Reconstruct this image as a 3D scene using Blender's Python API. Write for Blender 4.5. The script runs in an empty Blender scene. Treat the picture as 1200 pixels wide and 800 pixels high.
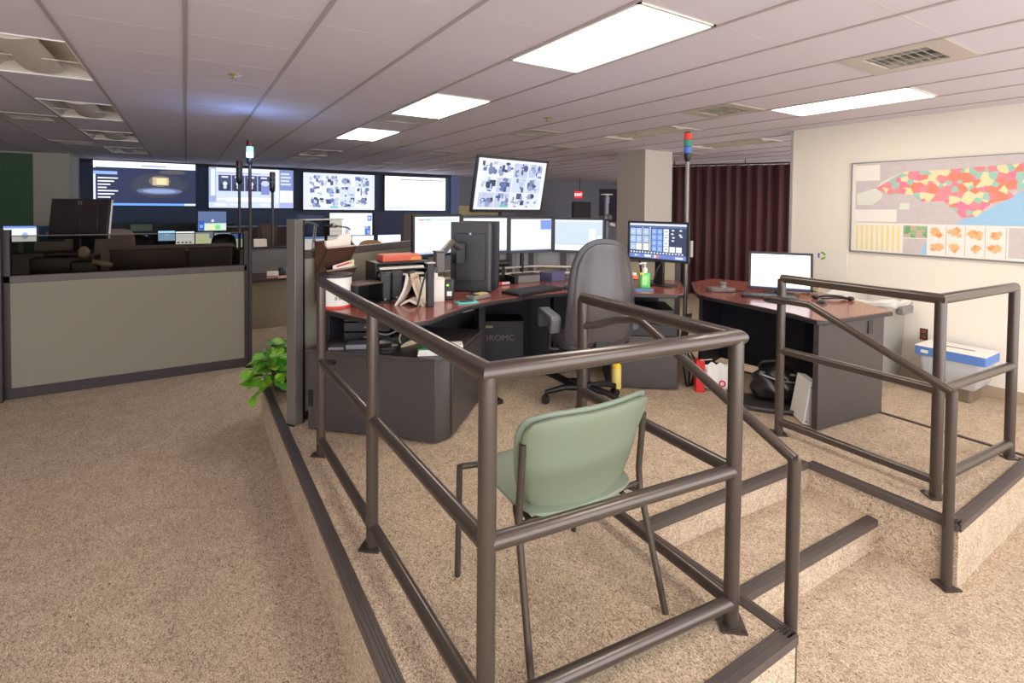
import bpy, bmesh, math, random
from mathutils import Vector, Matrix, Euler
from math import sin, cos, pi, radians, sqrt, atan2
random.seed(7)
S = bpy.context.scene
C = S.collection

# ------------------------------------------------------------------ camera
FPX = 600.0
PITCH, YAW, ROLL = radians(1.4), radians(-32.48), radians(0.55)
cam_d = bpy.data.cameras.new('camera')
cam = bpy.data.objects.new('camera', cam_d); C.objects.link(cam); S.camera = cam
cam_d.sensor_width = 36.0; cam_d.sensor_fit = 'HORIZONTAL'
cam_d.lens = FPX / 1200 * 36.0
PY = 243.0 + FPX * math.tan(PITCH)
cam_d.shift_x = 0.0
cam_d.shift_y = -(400 - PY) / 1200.0
cam_d.clip_start = 0.05; cam_d.clip_end = 100
fw = Vector((-sin(YAW) * cos(PITCH), cos(YAW) * cos(PITCH), -sin(PITCH)))
r0 = Vector((cos(YAW), sin(YAW), 0)); u0 = r0.cross(fw)
rr = r0 * cos(ROLL) + u0 * sin(ROLL); uu = u0 * cos(ROLL) - r0 * sin(ROLL)
cam.matrix_world = Matrix(((rr.x, uu.x, -fw.x, 0), (rr.y, uu.y, -fw.y, 0), (rr.z, uu.z, -fw.z, 1.81), (0, 0, 0, 1)))

# ------------------------------------------------------------------ world, light levels, exposure
W = bpy.data.worlds.new('world'); S.world = W; W.use_nodes = True
W.node_tree.nodes['Background'].inputs[0].default_value = (0.97, 0.965, 1.0, 1)
W.node_tree.nodes['Background'].inputs[1].default_value = 2.9
PANEL = 7.0          # ceiling troffer emission
SCREEN = 0.70        # display emission
S.view_settings.view_transform = 'Standard'; S.view_settings.look = 'None'
S.view_settings.gamma = 1.0; S.view_settings.use_curve_mapping = False
S.view_settings.exposure = 0.66

# ------------------------------------------------------------------ helpers
def srgb(r, g, b):
    f = lambda c: (c / 255 / 12.92) if c / 255 <= 0.04045 else ((c / 255 + 0.055) / 1.055) ** 2.4
    return (f(r), f(g), f(b), 1)

MATS = {}
def mat(name, col, rough=0.5, metal=0.0, noise=0.0, nscale=40, bump=0.0, alpha=None, coat=0.0, spec=0.5, sub=None):
    if name in MATS: return MATS[name]
    m = bpy.data.materials.new(name); m.use_nodes = True; nt = m.node_tree
    b = nt.nodes['Principled BSDF']
    c = srgb(*col)
    b.inputs['Base Color'].default_value = c
    b.inputs['Roughness'].default_value = rough
    b.inputs['Metallic'].default_value = metal
    b.inputs['Specular IOR Level'].default_value = spec
    b.inputs['Coat Weight'].default_value = coat
    if noise or bump:
        tc = nt.nodes.new('ShaderNodeTexCoord'); n = nt.nodes.new('ShaderNodeTexNoise')
        n.inputs['Scale'].default_value = nscale; n.inputs['Detail'].default_value = 4
        nt.links.new(tc.outputs['Object'], n.inputs['Vector'])
        if noise:
            mx = nt.nodes.new('ShaderNodeMix'); mx.data_type = 'RGBA'
            mx.inputs['A'].default_value = [x * (1 - noise) for x in c[:3]] + [1]
            mx.inputs['B'].default_value = [min(1, x * (1 + noise)) for x in c[:3]] + [1]
            nt.links.new(n.outputs['Fac'], mx.inputs['Factor']); nt.links.new(mx.outputs['Result'], b.inputs['Base Color'])
        if bump:
            bp = nt.nodes.new('ShaderNodeBump'); bp.inputs['Strength'].default_value = bump; bp.inputs['Distance'].default_value = 0.003
            nt.links.new(n.outputs['Fac'], bp.inputs['Height']); nt.links.new(bp.outputs['Normal'], b.inputs['Normal'])
    if alpha is not None:
        b.inputs['Alpha'].default_value = alpha
    MATS[name] = m; return m

def emit(col, k=1.0):
    key = 'glow_%d_%d_%d_%.2f' % (col[0], col[1], col[2], k)
    if key in MATS: return MATS[key]
    m = bpy.data.materials.new(key); m.use_nodes = True
    b = m.node_tree.nodes['Principled BSDF']
    b.inputs['Base Color'].default_value = (0.01, 0.01, 0.01, 1)
    b.inputs['Roughness'].default_value = 0.4
    b.inputs['Emission Color'].default_value = srgb(*col); b.inputs['Emission Strength'].default_value = k
    MATS[key] = m; return m

class MB:
    """collects shapes into one mesh"""
    def __init__(s): s.v = []; s.f = []; s.mi = []; s.m = 0; s.T = None
    def add(s, vs, fs):
        o = len(s.v)
        if s.T is not None: vs = [tuple(s.T @ Vector(p)) for p in vs]
        s.v += [tuple(p) for p in vs]; s.f += [tuple(i + o for i in f) for f in fs]; s.mi += [s.m] * len(fs)
        return s
    def box(s, x0, x1, y0, y1, z0, z1):
        if x0 > x1: x0, x1 = x1, x0
        if y0 > y1: y0, y1 = y1, y0
        if z0 > z1: z0, z1 = z1, z0
        vs = [(x0,y0,z0),(x1,y0,z0),(x1,y1,z0),(x0,y1,z0),(x0,y0,z1),(x1,y0,z1),(x1,y1,z1),(x0,y1,z1)]
        return s.add(vs, [(0,3,2,1),(4,5,6,7),(0,1,5,4),(1,2,6,5),(2,3,7,6),(3,0,4,7)])
    def obox(s, c, size, rot=(0,0,0)):
        R = Euler(rot).to_matrix(); hx, hy, hz = [a / 2 for a in size]
        vs = [tuple(Vector(c) + R @ Vector((x*hx, y*hy, z*hz))) for z in (-1,1) for x, y in ((-1,-1),(1,-1),(1,1),(-1,1))]
        return s.add(vs, [(0,3,2,1),(4,5,6,7),(0,1,5,4),(1,2,6,5),(2,3,7,6),(3,0,4,7)])
    def prism(s, poly, z0, z1):
        n = len(poly)
        a = sum(poly[i][0]*poly[(i+1)%n][1]-poly[(i+1)%n][0]*poly[i][1] for i in range(n))
        if a < 0: poly = poly[::-1]
        vs = [(x,y,z0) for x,y in poly] + [(x,y,z1) for x,y in poly]
        return s.add(vs, [tuple(range(n))[::-1], tuple(range(n,2*n))] + [(i,(i+1)%n,n+(i+1)%n,n+i) for i in range(n)])
    def prism_y(s, poly, y0, y1):   # poly in (x,z)
        n = len(poly)
        a = sum(poly[i][0]*poly[(i+1)%n][1]-poly[(i+1)%n][0]*poly[i][1] for i in range(n))
        if a < 0: poly = poly[::-1]
        vs = [(x,y0,z) for x,z in poly] + [(x,y1,z) for x,z in poly]
        return s.add(vs, [tuple(range(n)), tuple(range(n,2*n))[::-1]] + [(i,n+i,n+(i+1)%n,(i+1)%n) for i in range(n)])
    def prism_x(s, poly, x0, x1):   # poly in (y,z)
        n = len(poly)
        a = sum(poly[i][0]*poly[(i+1)%n][1]-poly[(i+1)%n][0]*poly[i][1] for i in range(n))
        if a < 0: poly = poly[::-1]
        vs = [(x0,y,z) for y,z in poly] + [(x1,y,z) for y,z in poly]
        return s.add(vs, [tuple(range(n))[::-1], tuple(range(n,2*n))] + [(i,(i+1)%n,n+(i+1)%n,n+i) for i in range(n)])
    def tube(s, pts, r, seg=12, r2=None, flat=1.0):
        pts = [Vector(p) for p in pts]; n = len(pts); vs = []; fs = []
        t0 = (pts[1]-pts[0]).normalized()
        up = Vector((0,0,1)) if abs(t0.z) < 0.9 else Vector((1,0,0))
        a = t0.cross(up).normalized(); b = a.cross(t0).normalized()
        for i, p in enumerate(pts):
            if i == 0: t = t0; sc = 1
            elif i == n-1: t = (pts[-1]-pts[-2]).normalized(); sc = 1
            else:
                ta = (p-pts[i-1]).normalized(); tb = (pts[i+1]-p).normalized(); t = (ta+tb).normalized(); sc = 1/max(0.5, t.dot(ta))
            a2 = (a - t*a.dot(t)).normalized(); b2 = t.cross(a2).normalized(); 
            if b2.dot(b) < 0: b2 = -b2
            a, b = a2, b2
            bend = None
            if 0 < i < n-1 and sc > 1.02:
                bend = ((tb-ta) - t*(tb-ta).dot(t)).normalized()
            rad = r if r2 is None else r + (r2-r)*i/(n-1)
            for k in range(seg):
                an = 2*pi*k/seg; d = a*cos(an)*rad + b*sin(an)*rad*flat
                if bend is not None: d = d + bend*(d.dot(bend))*(sc-1)
                vs.append(tuple(p+d))
        for i in range(n-1):
            for k in range(seg):
                k2 = (k+1)%seg; fs.append((i*seg+k, i*seg+k2, (i+1)*seg+k2, (i+1)*seg+k))
        fs.append(tuple(range(seg))[::-1]); fs.append(tuple((n-1)*seg+k for k in range(seg)))
        return s.add(vs, fs)
    def cyl(s, p0, p1, r, seg=16, r2=None): return s.tube([p0, p1], r, seg, r2)
    def ring(s, ri, ro, h, c=(0,0,0), seg=20): return s.lathe([(ri,0),(ro,0),(ro,h),(ri,h),(ri,0)], c, seg, caps=False)
    def lathe(s, prof, c=(0,0,0), seg=20, sx=1, sy=1, caps=True):
        vs = []; fs = []; n = len(prof)
        for r, z in prof:
            for k in range(seg):
                an = 2*pi*k/seg; vs.append((c[0]+r*cos(an)*sx, c[1]+r*sin(an)*sy, c[2]+z))
        for i in range(n-1):
            for k in range(seg):
                k2 = (k+1)%seg; fs.append((i*seg+k, i*seg+k2, (i+1)*seg+k2, (i+1)*seg+k))
        if caps and prof[0][0] > 1e-5: fs.append(tuple(range(seg))[::-1])
        if caps and prof[-1][0] > 1e-5: fs.append(tuple((n-1)*seg+k for k in range(seg)))
        return s.add(vs, fs)
    def ball(s, c, rx, ry=None, rz=None, seg=14, ring=8, rot=(0,0,0)):
        ry = ry or rx; rz = rz or rx; R = Euler(rot).to_matrix(); vs = []; fs = []
        for i in range(ring+1):
            ph = -pi/2 + pi*i/ring
            for k in range(seg):
                an = 2*pi*k/seg; vs.append(tuple(Vector(c)+R@Vector((rx*cos(ph)*cos(an), ry*cos(ph)*sin(an), rz*sin(ph)))))
        for i in range(ring):
            for k in range(seg):
                k2 = (k+1)%seg; fs.append((i*seg+k, i*seg+k2, (i+1)*seg+k2, (i+1)*seg+k))
        return s.add(vs, fs)
    def build(s, name, mats, parent=None, bevel=0, smooth=True, sub=0, ang=40, solid=0, bseg=2):
        me = bpy.data.meshes.new(name); me.from_pydata(s.v, [], s.f); me.update()
        if not isinstance(mats, (list, tuple)): mats = [mats]
        for m in mats: me.materials.append(m)
        for p, i in zip(me.polygons, s.mi): p.material_index = i
        bm = bmesh.new(); bm.from_mesh(me); bmesh.ops.remove_doubles(bm, verts=bm.verts, dist=1e-6) if smooth else None
        bm.to_mesh(me); bm.free()
        if smooth:
            me.shade_smooth(); me.set_sharp_from_angle(angle=radians(ang))
        o = bpy.data.objects.new(name, me); C.objects.link(o)
        if parent is not None: o.parent = parent
        if solid:
            q = o.modifiers.new('solid', 'SOLIDIFY'); q.thickness = solid; q.offset = 0
        if bevel:
            q = o.modifiers.new('bevel', 'BEVEL'); q.width = bevel; q.segments = bseg; q.limit_method = 'ANGLE'; q.angle_limit = radians(35)
        if sub:
            q = o.modifiers.new('sub', 'SUBSURF'); q.levels = sub; q.render_levels = sub
        return o

def tag(o, label, cat, group=None):
    o['label'] = label; o['category'] = cat
    if group: o['group'] = group
    return o
def thing(name, label, cat, loc=(0,0,0), rz=0, group=None):
    o = bpy.data.objects.new(name, None); o.empty_display_size = 0.05; C.objects.link(o)
    o.location = loc; o.rotation_euler = (0, 0, rz)
    return tag(o, label, cat, group)
def struct(o): o['kind'] = 'structure'; return o
def copy_tree(o, parent=None):
    c = o.copy(); C.objects.link(c)
    if parent is not None: c.parent = parent
    for ch in list(o.children): copy_tree(ch, c)
    return c
def text(name, s, size, m, parent, loc, rot, depth=0.001, sx=1.0):
    cu = bpy.data.curves.new(name, 'FONT'); cu.body = s; cu.size = size; cu.extrude = depth
    cu.align_x = 'CENTER'; cu.align_y = 'CENTER'
    t = bpy.data.objects.new(name, cu); C.objects.link(t)
    dg = bpy.context.evaluated_depsgraph_get(); me = bpy.data.meshes.new_from_object(t.evaluated_get(dg))
    bpy.data.objects.remove(t); bpy.data.curves.remove(cu)
    o = bpy.data.objects.new(name, me); C.objects.link(o); me.materials.clear(); me.materials.append(m)
    o.parent = parent; o.location = loc; o.rotation_euler = rot; o.scale = (sx, 1, 1)
    return o
def arc(cx, cy, r, a0, a1, n=6):
    return [(cx + r*cos(radians(a0+(a1-a0)*i/n)), cy + r*sin(radians(a0+(a1-a0)*i/n))) for i in range(n+1)]
def rrect(x0, x1, z0, z1, r, n=4):
    return arc(x1-r, z0+r, r, -90, 0, n) + arc(x1-r, z1-r, r, 0, 90, n) + arc(x0+r, z1-r, r, 90, 180, n) + arc(x0+r, z0+r, r, 180, 270, n)
def smooth_path(pts, k=6):
    P = [Vector(p) for p in pts]; out = []
    P = [P[0]*2-P[1]] + P + [P[-1]*2-P[-2]]
    for i in range(1, len(P)-2):
        for j in range(k):
            t = j/k; a, b, c, d = P[i-1], P[i], P[i+1], P[i+2]
            out.append(0.5*((2*b)+(c-a)*t+(2*a-5*b+4*c-d)*t*t+(3*b-a-3*c+d)*t**3))
    out.append(P[-2]); return out

# ------------------------------------------------------------------ materials
def carpet(name, dark, light, sc=150.0):
    m = bpy.data.materials.new(name); m.use_nodes = True; nt = m.node_tree; N = nt.nodes; L = nt.links
    b = N['Principled BSDF']; b.inputs['Roughness'].default_value = 0.95; b.inputs['Specular IOR Level'].default_value = 0.1
    tc = N.new('ShaderNodeTexCoord')
    mp = N.new('ShaderNodeMapping'); mp.inputs['Scale'].default_value = (1, 0.55, 1); mp.inputs['Rotation'].default_value = (0, 0, 0.6)
    L.new(tc.outputs['Object'], mp.inputs['Vector'])
    n1 = N.new('ShaderNodeTexNoise'); n1.inputs['Scale'].default_value = sc; n1.inputs['Detail'].default_value = 3; n1.inputs['Distortion'].default_value = 2.4
    n2 = N.new('ShaderNodeTexNoise'); n2.inputs['Scale'].default_value = 7; n2.inputs['Detail'].default_value = 3
    L.new(mp.outputs['Vector'], n1.inputs['Vector']); L.new(tc.outputs['Object'], n2.inputs['Vector'])
    cr = N.new('ShaderNodeValToRGB'); e = cr.color_ramp.elements
    e[0].position = 0.33; e[0].color = srgb(*dark); e[1].position = 0.62; e[1].color = srgb(*light)
    L.new(n1.outputs['Fac'], cr.inputs['Fac'])
    mx = N.new('ShaderNodeMix'); mx.data_type = 'RGBA'; mx.blend_type = 'MULTIPLY'; mx.inputs['Factor'].default_value = 1.0
    c2 = N.new('ShaderNodeValToRGB'); c2.color_ramp.elements[0].position = 0.3; c2.color_ramp.elements[0].color = (0.86,0.85,0.84,1)
    c2.color_ramp.elements[1].position = 0.7; c2.color_ramp.elements[1].color = (1,1,1,1)
    L.new(n2.outputs['Fac'], c2.inputs['Fac'])
    L.new(cr.outputs['Color'], mx.inputs['A']); L.new(c2.outputs['Color'], mx.inputs['B']); L.new(mx.outputs['Result'], b.inputs['Base Color'])
    bp = N.new('ShaderNodeBump'); bp.inputs['Strength'].default_value = 0.6; bp.inputs['Distance'].default_value = 0.005
    L.new(n1.outputs['Fac'], bp.inputs['Height']); L.new(bp.outputs['Normal'], b.inputs['Normal'])
    MATS[name] = m; return m
M_CARPET = carpet('carpet', (114, 93, 74), (226, 206, 180), 115.0)
M_CEIL = mat('ceiling_tile', (220, 213, 222), 0.9, bump=0.15, nscale=300, spec=0.1)
M_GRID = mat('ceiling_tbar', (218, 209, 205), 0.5)
M_GRIDD = mat('ceiling_reveal', (176, 165, 164), 0.6)
M_WALL = mat('cream_wall', (238, 230, 216), 0.85, noise=0.02, nscale=8, spec=0.2)
M_BASE = mat('tan_base', (176, 156, 130), 0.6)
M_NAVY = mat('navy_wall', (84, 102, 130), 0.75)
M_DGREY = mat('slate_wall', (128, 129, 138), 0.85)
M_BEIGE = mat('beige_wall', (178, 172, 160), 0.85)
M_GREEN = mat('green_wall', (66, 98, 72), 0.8)
M_RAIL = mat('railing_paint', (80, 71, 65), 0.28, metal=0.45, coat=0.25)
M_NOSE = mat('nosing', (86, 78, 74), 0.42, metal=0.2)
M_CHAR = mat('charcoal_laminate', (66, 61, 60), 0.42, noise=0.04)
M_CHAR2 = mat('charcoal_edge', (46, 43, 44), 0.4)
M_BLACK = mat('black_plastic', (24, 23, 25), 0.38)
M_BLACKM = mat('black_metal', (34, 32, 34), 0.35, metal=0.3)
M_MON = mat('monitor_shell', (44, 46, 52), 0.4)
M_SILV = mat('silver', (170, 170, 172), 0.32, metal=0.6)
M_LAM = mat('cherry_laminate', (144, 80, 68), 0.24, noise=0.07, nscale=18, coat=0.3)
M_FAB = mat('panel_fabric', (138, 134, 121), 0.95, noise=0.06, nscale=350, bump=0.1, spec=0.1)
M_FRAME = mat('panel_frame', (76, 68, 64), 0.45)
M_FRAMED = mat('panel_frame_dark', (52, 42, 44), 0.5)
M_SAGE = mat('sage_vinyl', (122, 134, 116), 0.55, bump=0.05, nscale=500)
M_SAGEP = mat('sage_piping', (116, 127, 105), 0.6)
M_CHLEG = mat('chair_tube', (78, 70, 62), 0.35, metal=0.4)
M_WHITE = mat('white_plastic', (232, 230, 224), 0.5)
M_PAPER = mat('paper', (235, 228, 216), 0.9)
M_GREYP = mat('grey_plastic', (120, 120, 122), 0.5)
M_LGREY = mat('light_grey', (168, 166, 162), 0.5)
M_LEATH = mat('black_leather', (62, 60, 64), 0.3, bump=0.08, nscale=220)
M_LEATH2 = mat('grey_chair_shell', (78, 74, 74), 0.24)
M_CLEAR = None
def glassy(name, col):
    m = bpy.data.materials.new(name); m.use_nodes = True; nt = m.node_tree; N = nt.nodes; L = nt.links
    o = N['Material Output']; N.remove(N['Principled BSDF'])
    t = N.new('ShaderNodeBsdfTransparent'); t.inputs[0].default_value = srgb(*col)
    L.new(t.outputs[0], o.inputs[0]); MATS[name] = m; return m
M_GLASS = glassy('panel_glass', (212, 208, 200))

# ------------------------------------------------------------------ the room
P = 0.31     # platform height
CE = 2.84    # ceiling height
o = struct(MB().box(-7, 16, -2.6, 15.4, -0.1, 0).build('floor', M_CARPET, smooth=False))
# ceiling tiles with holes for the fixtures
GX, GY, GY0 = 0.63, 0.62, 3.06
LIT = [(3,-2),(3,2),(3,6),(8,-2),(3,-6),(8,-6),(-2,-6)]  # last three are unseen panels added to light the room
UNLIT = [(-2,2),(-2,6),(-2,10),(-2,14),(3,11),(8,2),(6,14),(11,2)]
VENT = [(6,-3),(7,0),(6,4),(3,4),(-3,8),(3,14),(-3,13),(9,16),(11,9),(8,12),(6,9),(8,6),(12,5)]
occ = set()
for i, j in LIT + UNLIT: occ |= {(i, j), (i, j+1)}
for c in VENT: occ.add(c)
mb = MB()
i0, i1, j0, j1 = -11, 25, -9, 20
for i in range(i0, i1):
    for j in range(j0, j1):
        if (i, j) in occ: continue
        x, y = i*GX, GY0+j*GY
        mb.add([(x,y,CE),(x+GX,y,CE),(x+GX,y+GY,CE),(x,y+GY,CE)], [(0,3,2,1)])
ceil = struct(mb.build('ceiling', M_CEIL, smooth=False))
top = MB().box(i0*GX, i1*GX, GY0+j0*GY, GY0+j1*GY, CE+0.16, CE+0.2).build('ceiling_deck', M_BEIGE, ceil, smooth=False)
mb = MB()
for j in range(j0, j1+1):
    y = GY0+j*GY; mb.box(i0*GX, i1*GX, y-0.004, y+0.004, CE-0.0006, CE+0.004)
mb.build('ceiling_crossbar', M_GRID, ceil, smooth=False)
mb = MB()
for i in range(i0, i1+1):
    x = i*GX; mb.box(x-0.012, x+0.012, GY0+j0*GY, GY0+j1*GY, CE-0.006, CE+0.004)
mb.build('ceiling_mainbar', M_GRIDD, ceil, smooth=False)

def wall(name, x0, x1, y0, y1, m, z0=0, z1=CE+0.05): return struct(MB().box(x0, x1, y0, y1, z0, z1).build(name, m, smooth=False))
wall('wall_right', 6.65, 6.85, -2.6, 3.66, M_WALL)
struct(MB().box(6.635, 6.65, -2.6, 3.64, 0, 0.11).build('baseboard_right', M_BASE, bevel=0.003))
struct(MB().box(6.63, 6.87, 3.66, 3.69, 0, 2.84).build('trim_1', M_LGREY))
wall('wall_back', -2.1, 7.32, 15.3, 15.4, M_NAVY)
struct(MB().box(-2.1, 7.32, 15.22, 15.3, 2.76, 2.84).build('trim_2', mat('dark_trim', (40, 44, 58), 0.6)))
struct(MB().box(7.32, 7.62, 15.25, 15.4, 0, 2.84).build('trim_3', mat('lit_wall_blue', (120, 134, 176), 0.8)))  # light falling on this wall strip is put into its pale blue
wall('wall_far', 7.62, 16, 15.3, 15.4, M_DGREY)
struct(MB().box(7.62, 9.2, 15.26, 15.3, 1.55, 1.85).build('trim_4', mat('yellowed_panel', (196, 180, 130), 0.8)))
wall('wall_left', -7.1, -7, -2.6, 15.4, M_BEIGE)
wall('wall_left_back', -7, -2.05, 14.0, 15.4, M_BEIGE)
struct(MB().box(-7, -2.62, 13.96, 14.0, 0, 2.8).build('trim_5', M_GREEN))
wall('wall_far_right', 16, 16.1, 9.5, 15.4, M_DGREY)
# square column by the curtain
col = struct(MB().box(6.75, 7.45, 6.3, 6.98, 0, CE+0.02).build('wall_column', mat('column_paint', (190, 182, 170), 0.85), smooth=False))

# carpeted platform with two steps cut into its front
plat = [(0.53,0.97),(1.81,0.95),(1.81,1.66),(3.11,1.585),(3.11,0.88),(4.36,0.88),(4.36,5.6),(2.3,5.6),(0.53,4.75)]
struct(MB().prism(plat, -0.05, P).build('floor_platform', M_CARPET, smooth=False))
struct(MB().prism([(1.80,1.285),(3.12,1.225),(3.12,1.62),(1.80,1.70)], -0.05, 0.155).build('floor_step', M_CARPET, smooth=False))
mb = MB()
def nose(a, b, z, inx, iny, w=0.05):
    # flat strip along a-b on the tread plus a lip over the riser
    ax, ay = a; bx, by = b
    L_ = Vector((bx-ax, by-ay, 0)); n = Vector((inx, iny, 0))
    c = Vector(((ax+bx)/2, (ay+by)/2, z)) 
    rz = atan2(L_.y, L_.x)
    mb.obox(c + n*(w/2-0.006) + Vector((0,0,0.003)), (L_.length, w, 0.008), (0,0,rz))
    mb.obox(c - n*0.005 + Vector((0,0,-0.012)), (L_.length, 0.010, 0.034), (0,0,rz))
    for q in (0.35, 0.6, 0.85):
        mb.obox(c + n*(w*q-0.006) + Vector((0,0,0.008)), (L_.length-0.01, 0.004, 0.003), (0,0,rz))
nose((0.53,0.97),(0.53,4.75),P,1,0); nose((0.53,0.97),(1.81,0.95),P,0,1); nose((1.81,0.95),(1.81,1.66),P,-1,0)
nose((1.81,1.66),(3.11,1.585),P,0,1); nose((3.11,1.58),(3.11,0.88),P,1,0); nose((3.11,0.88),(4.36,0.88),P,0,1)
nose((4.36,0.88),(4.36,3.2),P,-1,0,0.03); nose((1.81,1.285),(3.11,1.225),0.155,0,1)
struct(mb.build('trim_6', M_NOSE, smooth=False))

# ------------------------------------------------------------------ ceiling fixtures
def lit_troffer(i, j, label):
    x, y = i*GX, GY0+j*GY
    t = thing('ceiling_light', label, 'light', (x+GX/2, y+GY, CE-0.004), 0)
    hx, hy = GX/2-0.012, GY-0.012
    f = MB()
    for a in ((-hx,-hx+0.02,-hy,hy),(hx-0.02,hx,-hy,hy),(-hx,hx,-hy,-hy+0.02),(-hx,hx,hy-0.02,hy)): f.box(*a, -0.004, 0.02)
    f.box(-hx, hx, -hy, hy, 0.07, 0.075)
    f.build('frame', M_WHITE, t, smooth=False)
    MB().box(-hx+0.018, hx-0.018, -hy+0.018, hy-0.018, 0.0, 0.012).build('diffuser', emit((255, 244, 226), PANEL), t, smooth=False)
    return t
lb = ['large bright ceiling light panel nearest the camera, above the railing corner',
      'second bright ceiling light panel from the camera, with a vent at its far end',
      'smallest bright ceiling light panel, farthest of the three in line',
      'bright ceiling light panel beside the cream wall with the map',
      'unseen ceiling light panel added behind the camera, middle row', 'unseen ceiling light panel added behind the camera by the cream wall',
      'unseen ceiling light panel added behind the camera, left row']
for (i, j), l in zip(LIT, lb): lit_troffer(i, j, l)
M_TROF = mat('troffer_white', (214, 206, 192), 0.6)
def unlit_troffer(i, j, label):
    x, y = i*GX, GY0+j*GY
    t = thing('ceiling_light', label, 'light', (x+GX/2, y+GY, CE-0.004), 0, 'switched-off recessed troffers')
    hx, hy = GX/2-0.014, GY-0.012
    f = MB()
    # recessed coffer: curved reflector across x
    n = 14; prof = []
    for k in range(n+1):
        u = -1+2*k/n; prof.append((u*hx, 0.125*sqrt(max(0, 1-u*u))+0.0))
    for k in range(n):
        (xa, za), (xb, zb) = prof[k], prof[k+1]
        f.add([(xa,-hy,za),(xb,-hy,zb),(xb,hy,zb),(xa,hy,za)], [(0,3,2,1)])
    f.add([(p[0],-hy,p[1]) for p in prof], [tuple(range(n+1))]); f.add([(p[0],hy,p[1]) for p in prof], [tuple(range(n+1))[::-1]])
    f.build('reflector', M_TROF, t)
    g = MB(); pr = []
    for k in range(9):
        a = pi+pi*k/8; pr.append((0.13*cos(a), 0.045+0.05*sin(a)))
    g.prism_y(pr, -hy+0.1, hy-0.1); g.build('lamp_basket', M_TROF, t)
    e = MB().box(-hx-0.004, hx+0.004, -hy-0.004, -hy+0.008, -0.003, 0.01).box(-hx-0.004, hx+0.004, hy-0.008, hy+0.004, -0.003, 0.01)
    e.box(-hx-0.004, -hx+0.006, -hy, hy, -0.003, 0.01).box(hx-0.006, hx+0.004, -hy, hy, -0.003, 0.01)
    e.build('frame', M_WHITE, t, smooth=False)
ub = ['unlit recessed ceiling light with curved basket at the top left corner', 'second unlit recessed ceiling light from the camera in the left row',
      'third unlit recessed ceiling light in the left row', 'farthest unlit recessed ceiling light in the left row by the video wall',
      'unlit recessed ceiling light behind the farthest bright panel', 'unlit recessed ceiling light left of the column top',
      'unlit ceiling light near the video wall, right of its middle', 'unlit ceiling light above the maroon curtain']
for (i, j), l in zip(UNLIT, ub): unlit_troffer(i, j, l)
M_VENT = mat('vent_metal', (196, 188, 178), 0.5)
def vent(i, j, label):
    x, y = i*GX, GY0+j*GY
    t = thing('ceiling_vent', label, 'air vent', (x+GX/2, y+GY/2, CE-0.003), 0, 'square ceiling vents')
    hx, hy = GX/2-0.013, GY/2-0.008; ix, iy = 0.20, 0.18
    f = MB()
    f.box(-hx, -ix, -hy, hy, -0.004, 0.006).box(ix, hx, -hy, hy, -0.004, 0.006).box(-ix, ix, -hy, -iy, -0.004, 0.006).box(-ix, ix, iy, hy, -0.004, 0.006)
    f.build('frame', M_VENT, t, smooth=False)
    MB().box(-ix, ix, -iy, iy, 0.07, 0.075).build('duct', M_BLACK, t, smooth=False)
    g = MB()
    for k in range(8):
        yy = -iy+0.02+k*(2*iy-0.04)/7
        g.obox((0, yy, 0.012), (2*ix, 0.035, 0.002), (0.75, 0, 0))
    for xx in (-0.1, 0.1): g.box(xx-0.002, xx+0.002, -iy, iy, 0.0, 0.025)
    g.build('louvre', M_VENT, t, smooth=False)
vb = ['large ceiling vent at the upper right above the cream wall', 'ceiling vent left of the bright panel by the cream wall', 'ceiling vent above the tilted camera-feed display',
      'ceiling vent beside the second bright ceiling panel', 'ceiling vent at the left edge above the green wall', 'ceiling vent above the third wall display from the left',
      'ceiling vent above the grey wall left of the first wall display', 'far ceiling vent above the fourth wall display', 'ceiling vent in front of the exit sign',
      'ceiling vent right of the fourth wall display, nearer one', 'ceiling vent between the farthest bright panel and the tilted display', 'ceiling vent behind the tilted camera-feed display',
      'ceiling vent above the curtain']
for (i, j), l in zip(VENT, vb): vent(i, j, l)
def sprinkler(x, y, label):
    t = thing('sprinkler_head', label, 'sprinkler', (x, y, CE))
    MB().lathe([(0.045,0),(0.045,-0.006),(0.02,-0.012)]).build('escutcheon', mat('brass', (190, 168, 120), 0.4, 0.5), t)
    MB().lathe([(0.012,-0.01),(0.012,-0.03),(0.028,-0.034),(0.028,-0.037)]).build('deflector', MATS['brass'], t)
sprinkler(0.33, 4.62, 'brass sprinkler head in the ceiling left of the second bright panel')
sprinkler(3.50, 4.75, 'small sprinkler head in the ceiling right of the largest light panel')
sprinkler(0.98, 11.2, 'small far sprinkler head in the ceiling near the blue beacon')
sprinkler(2.95, 7.9, 'small sprinkler head in the ceiling right of the farthest bright panel')
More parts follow.
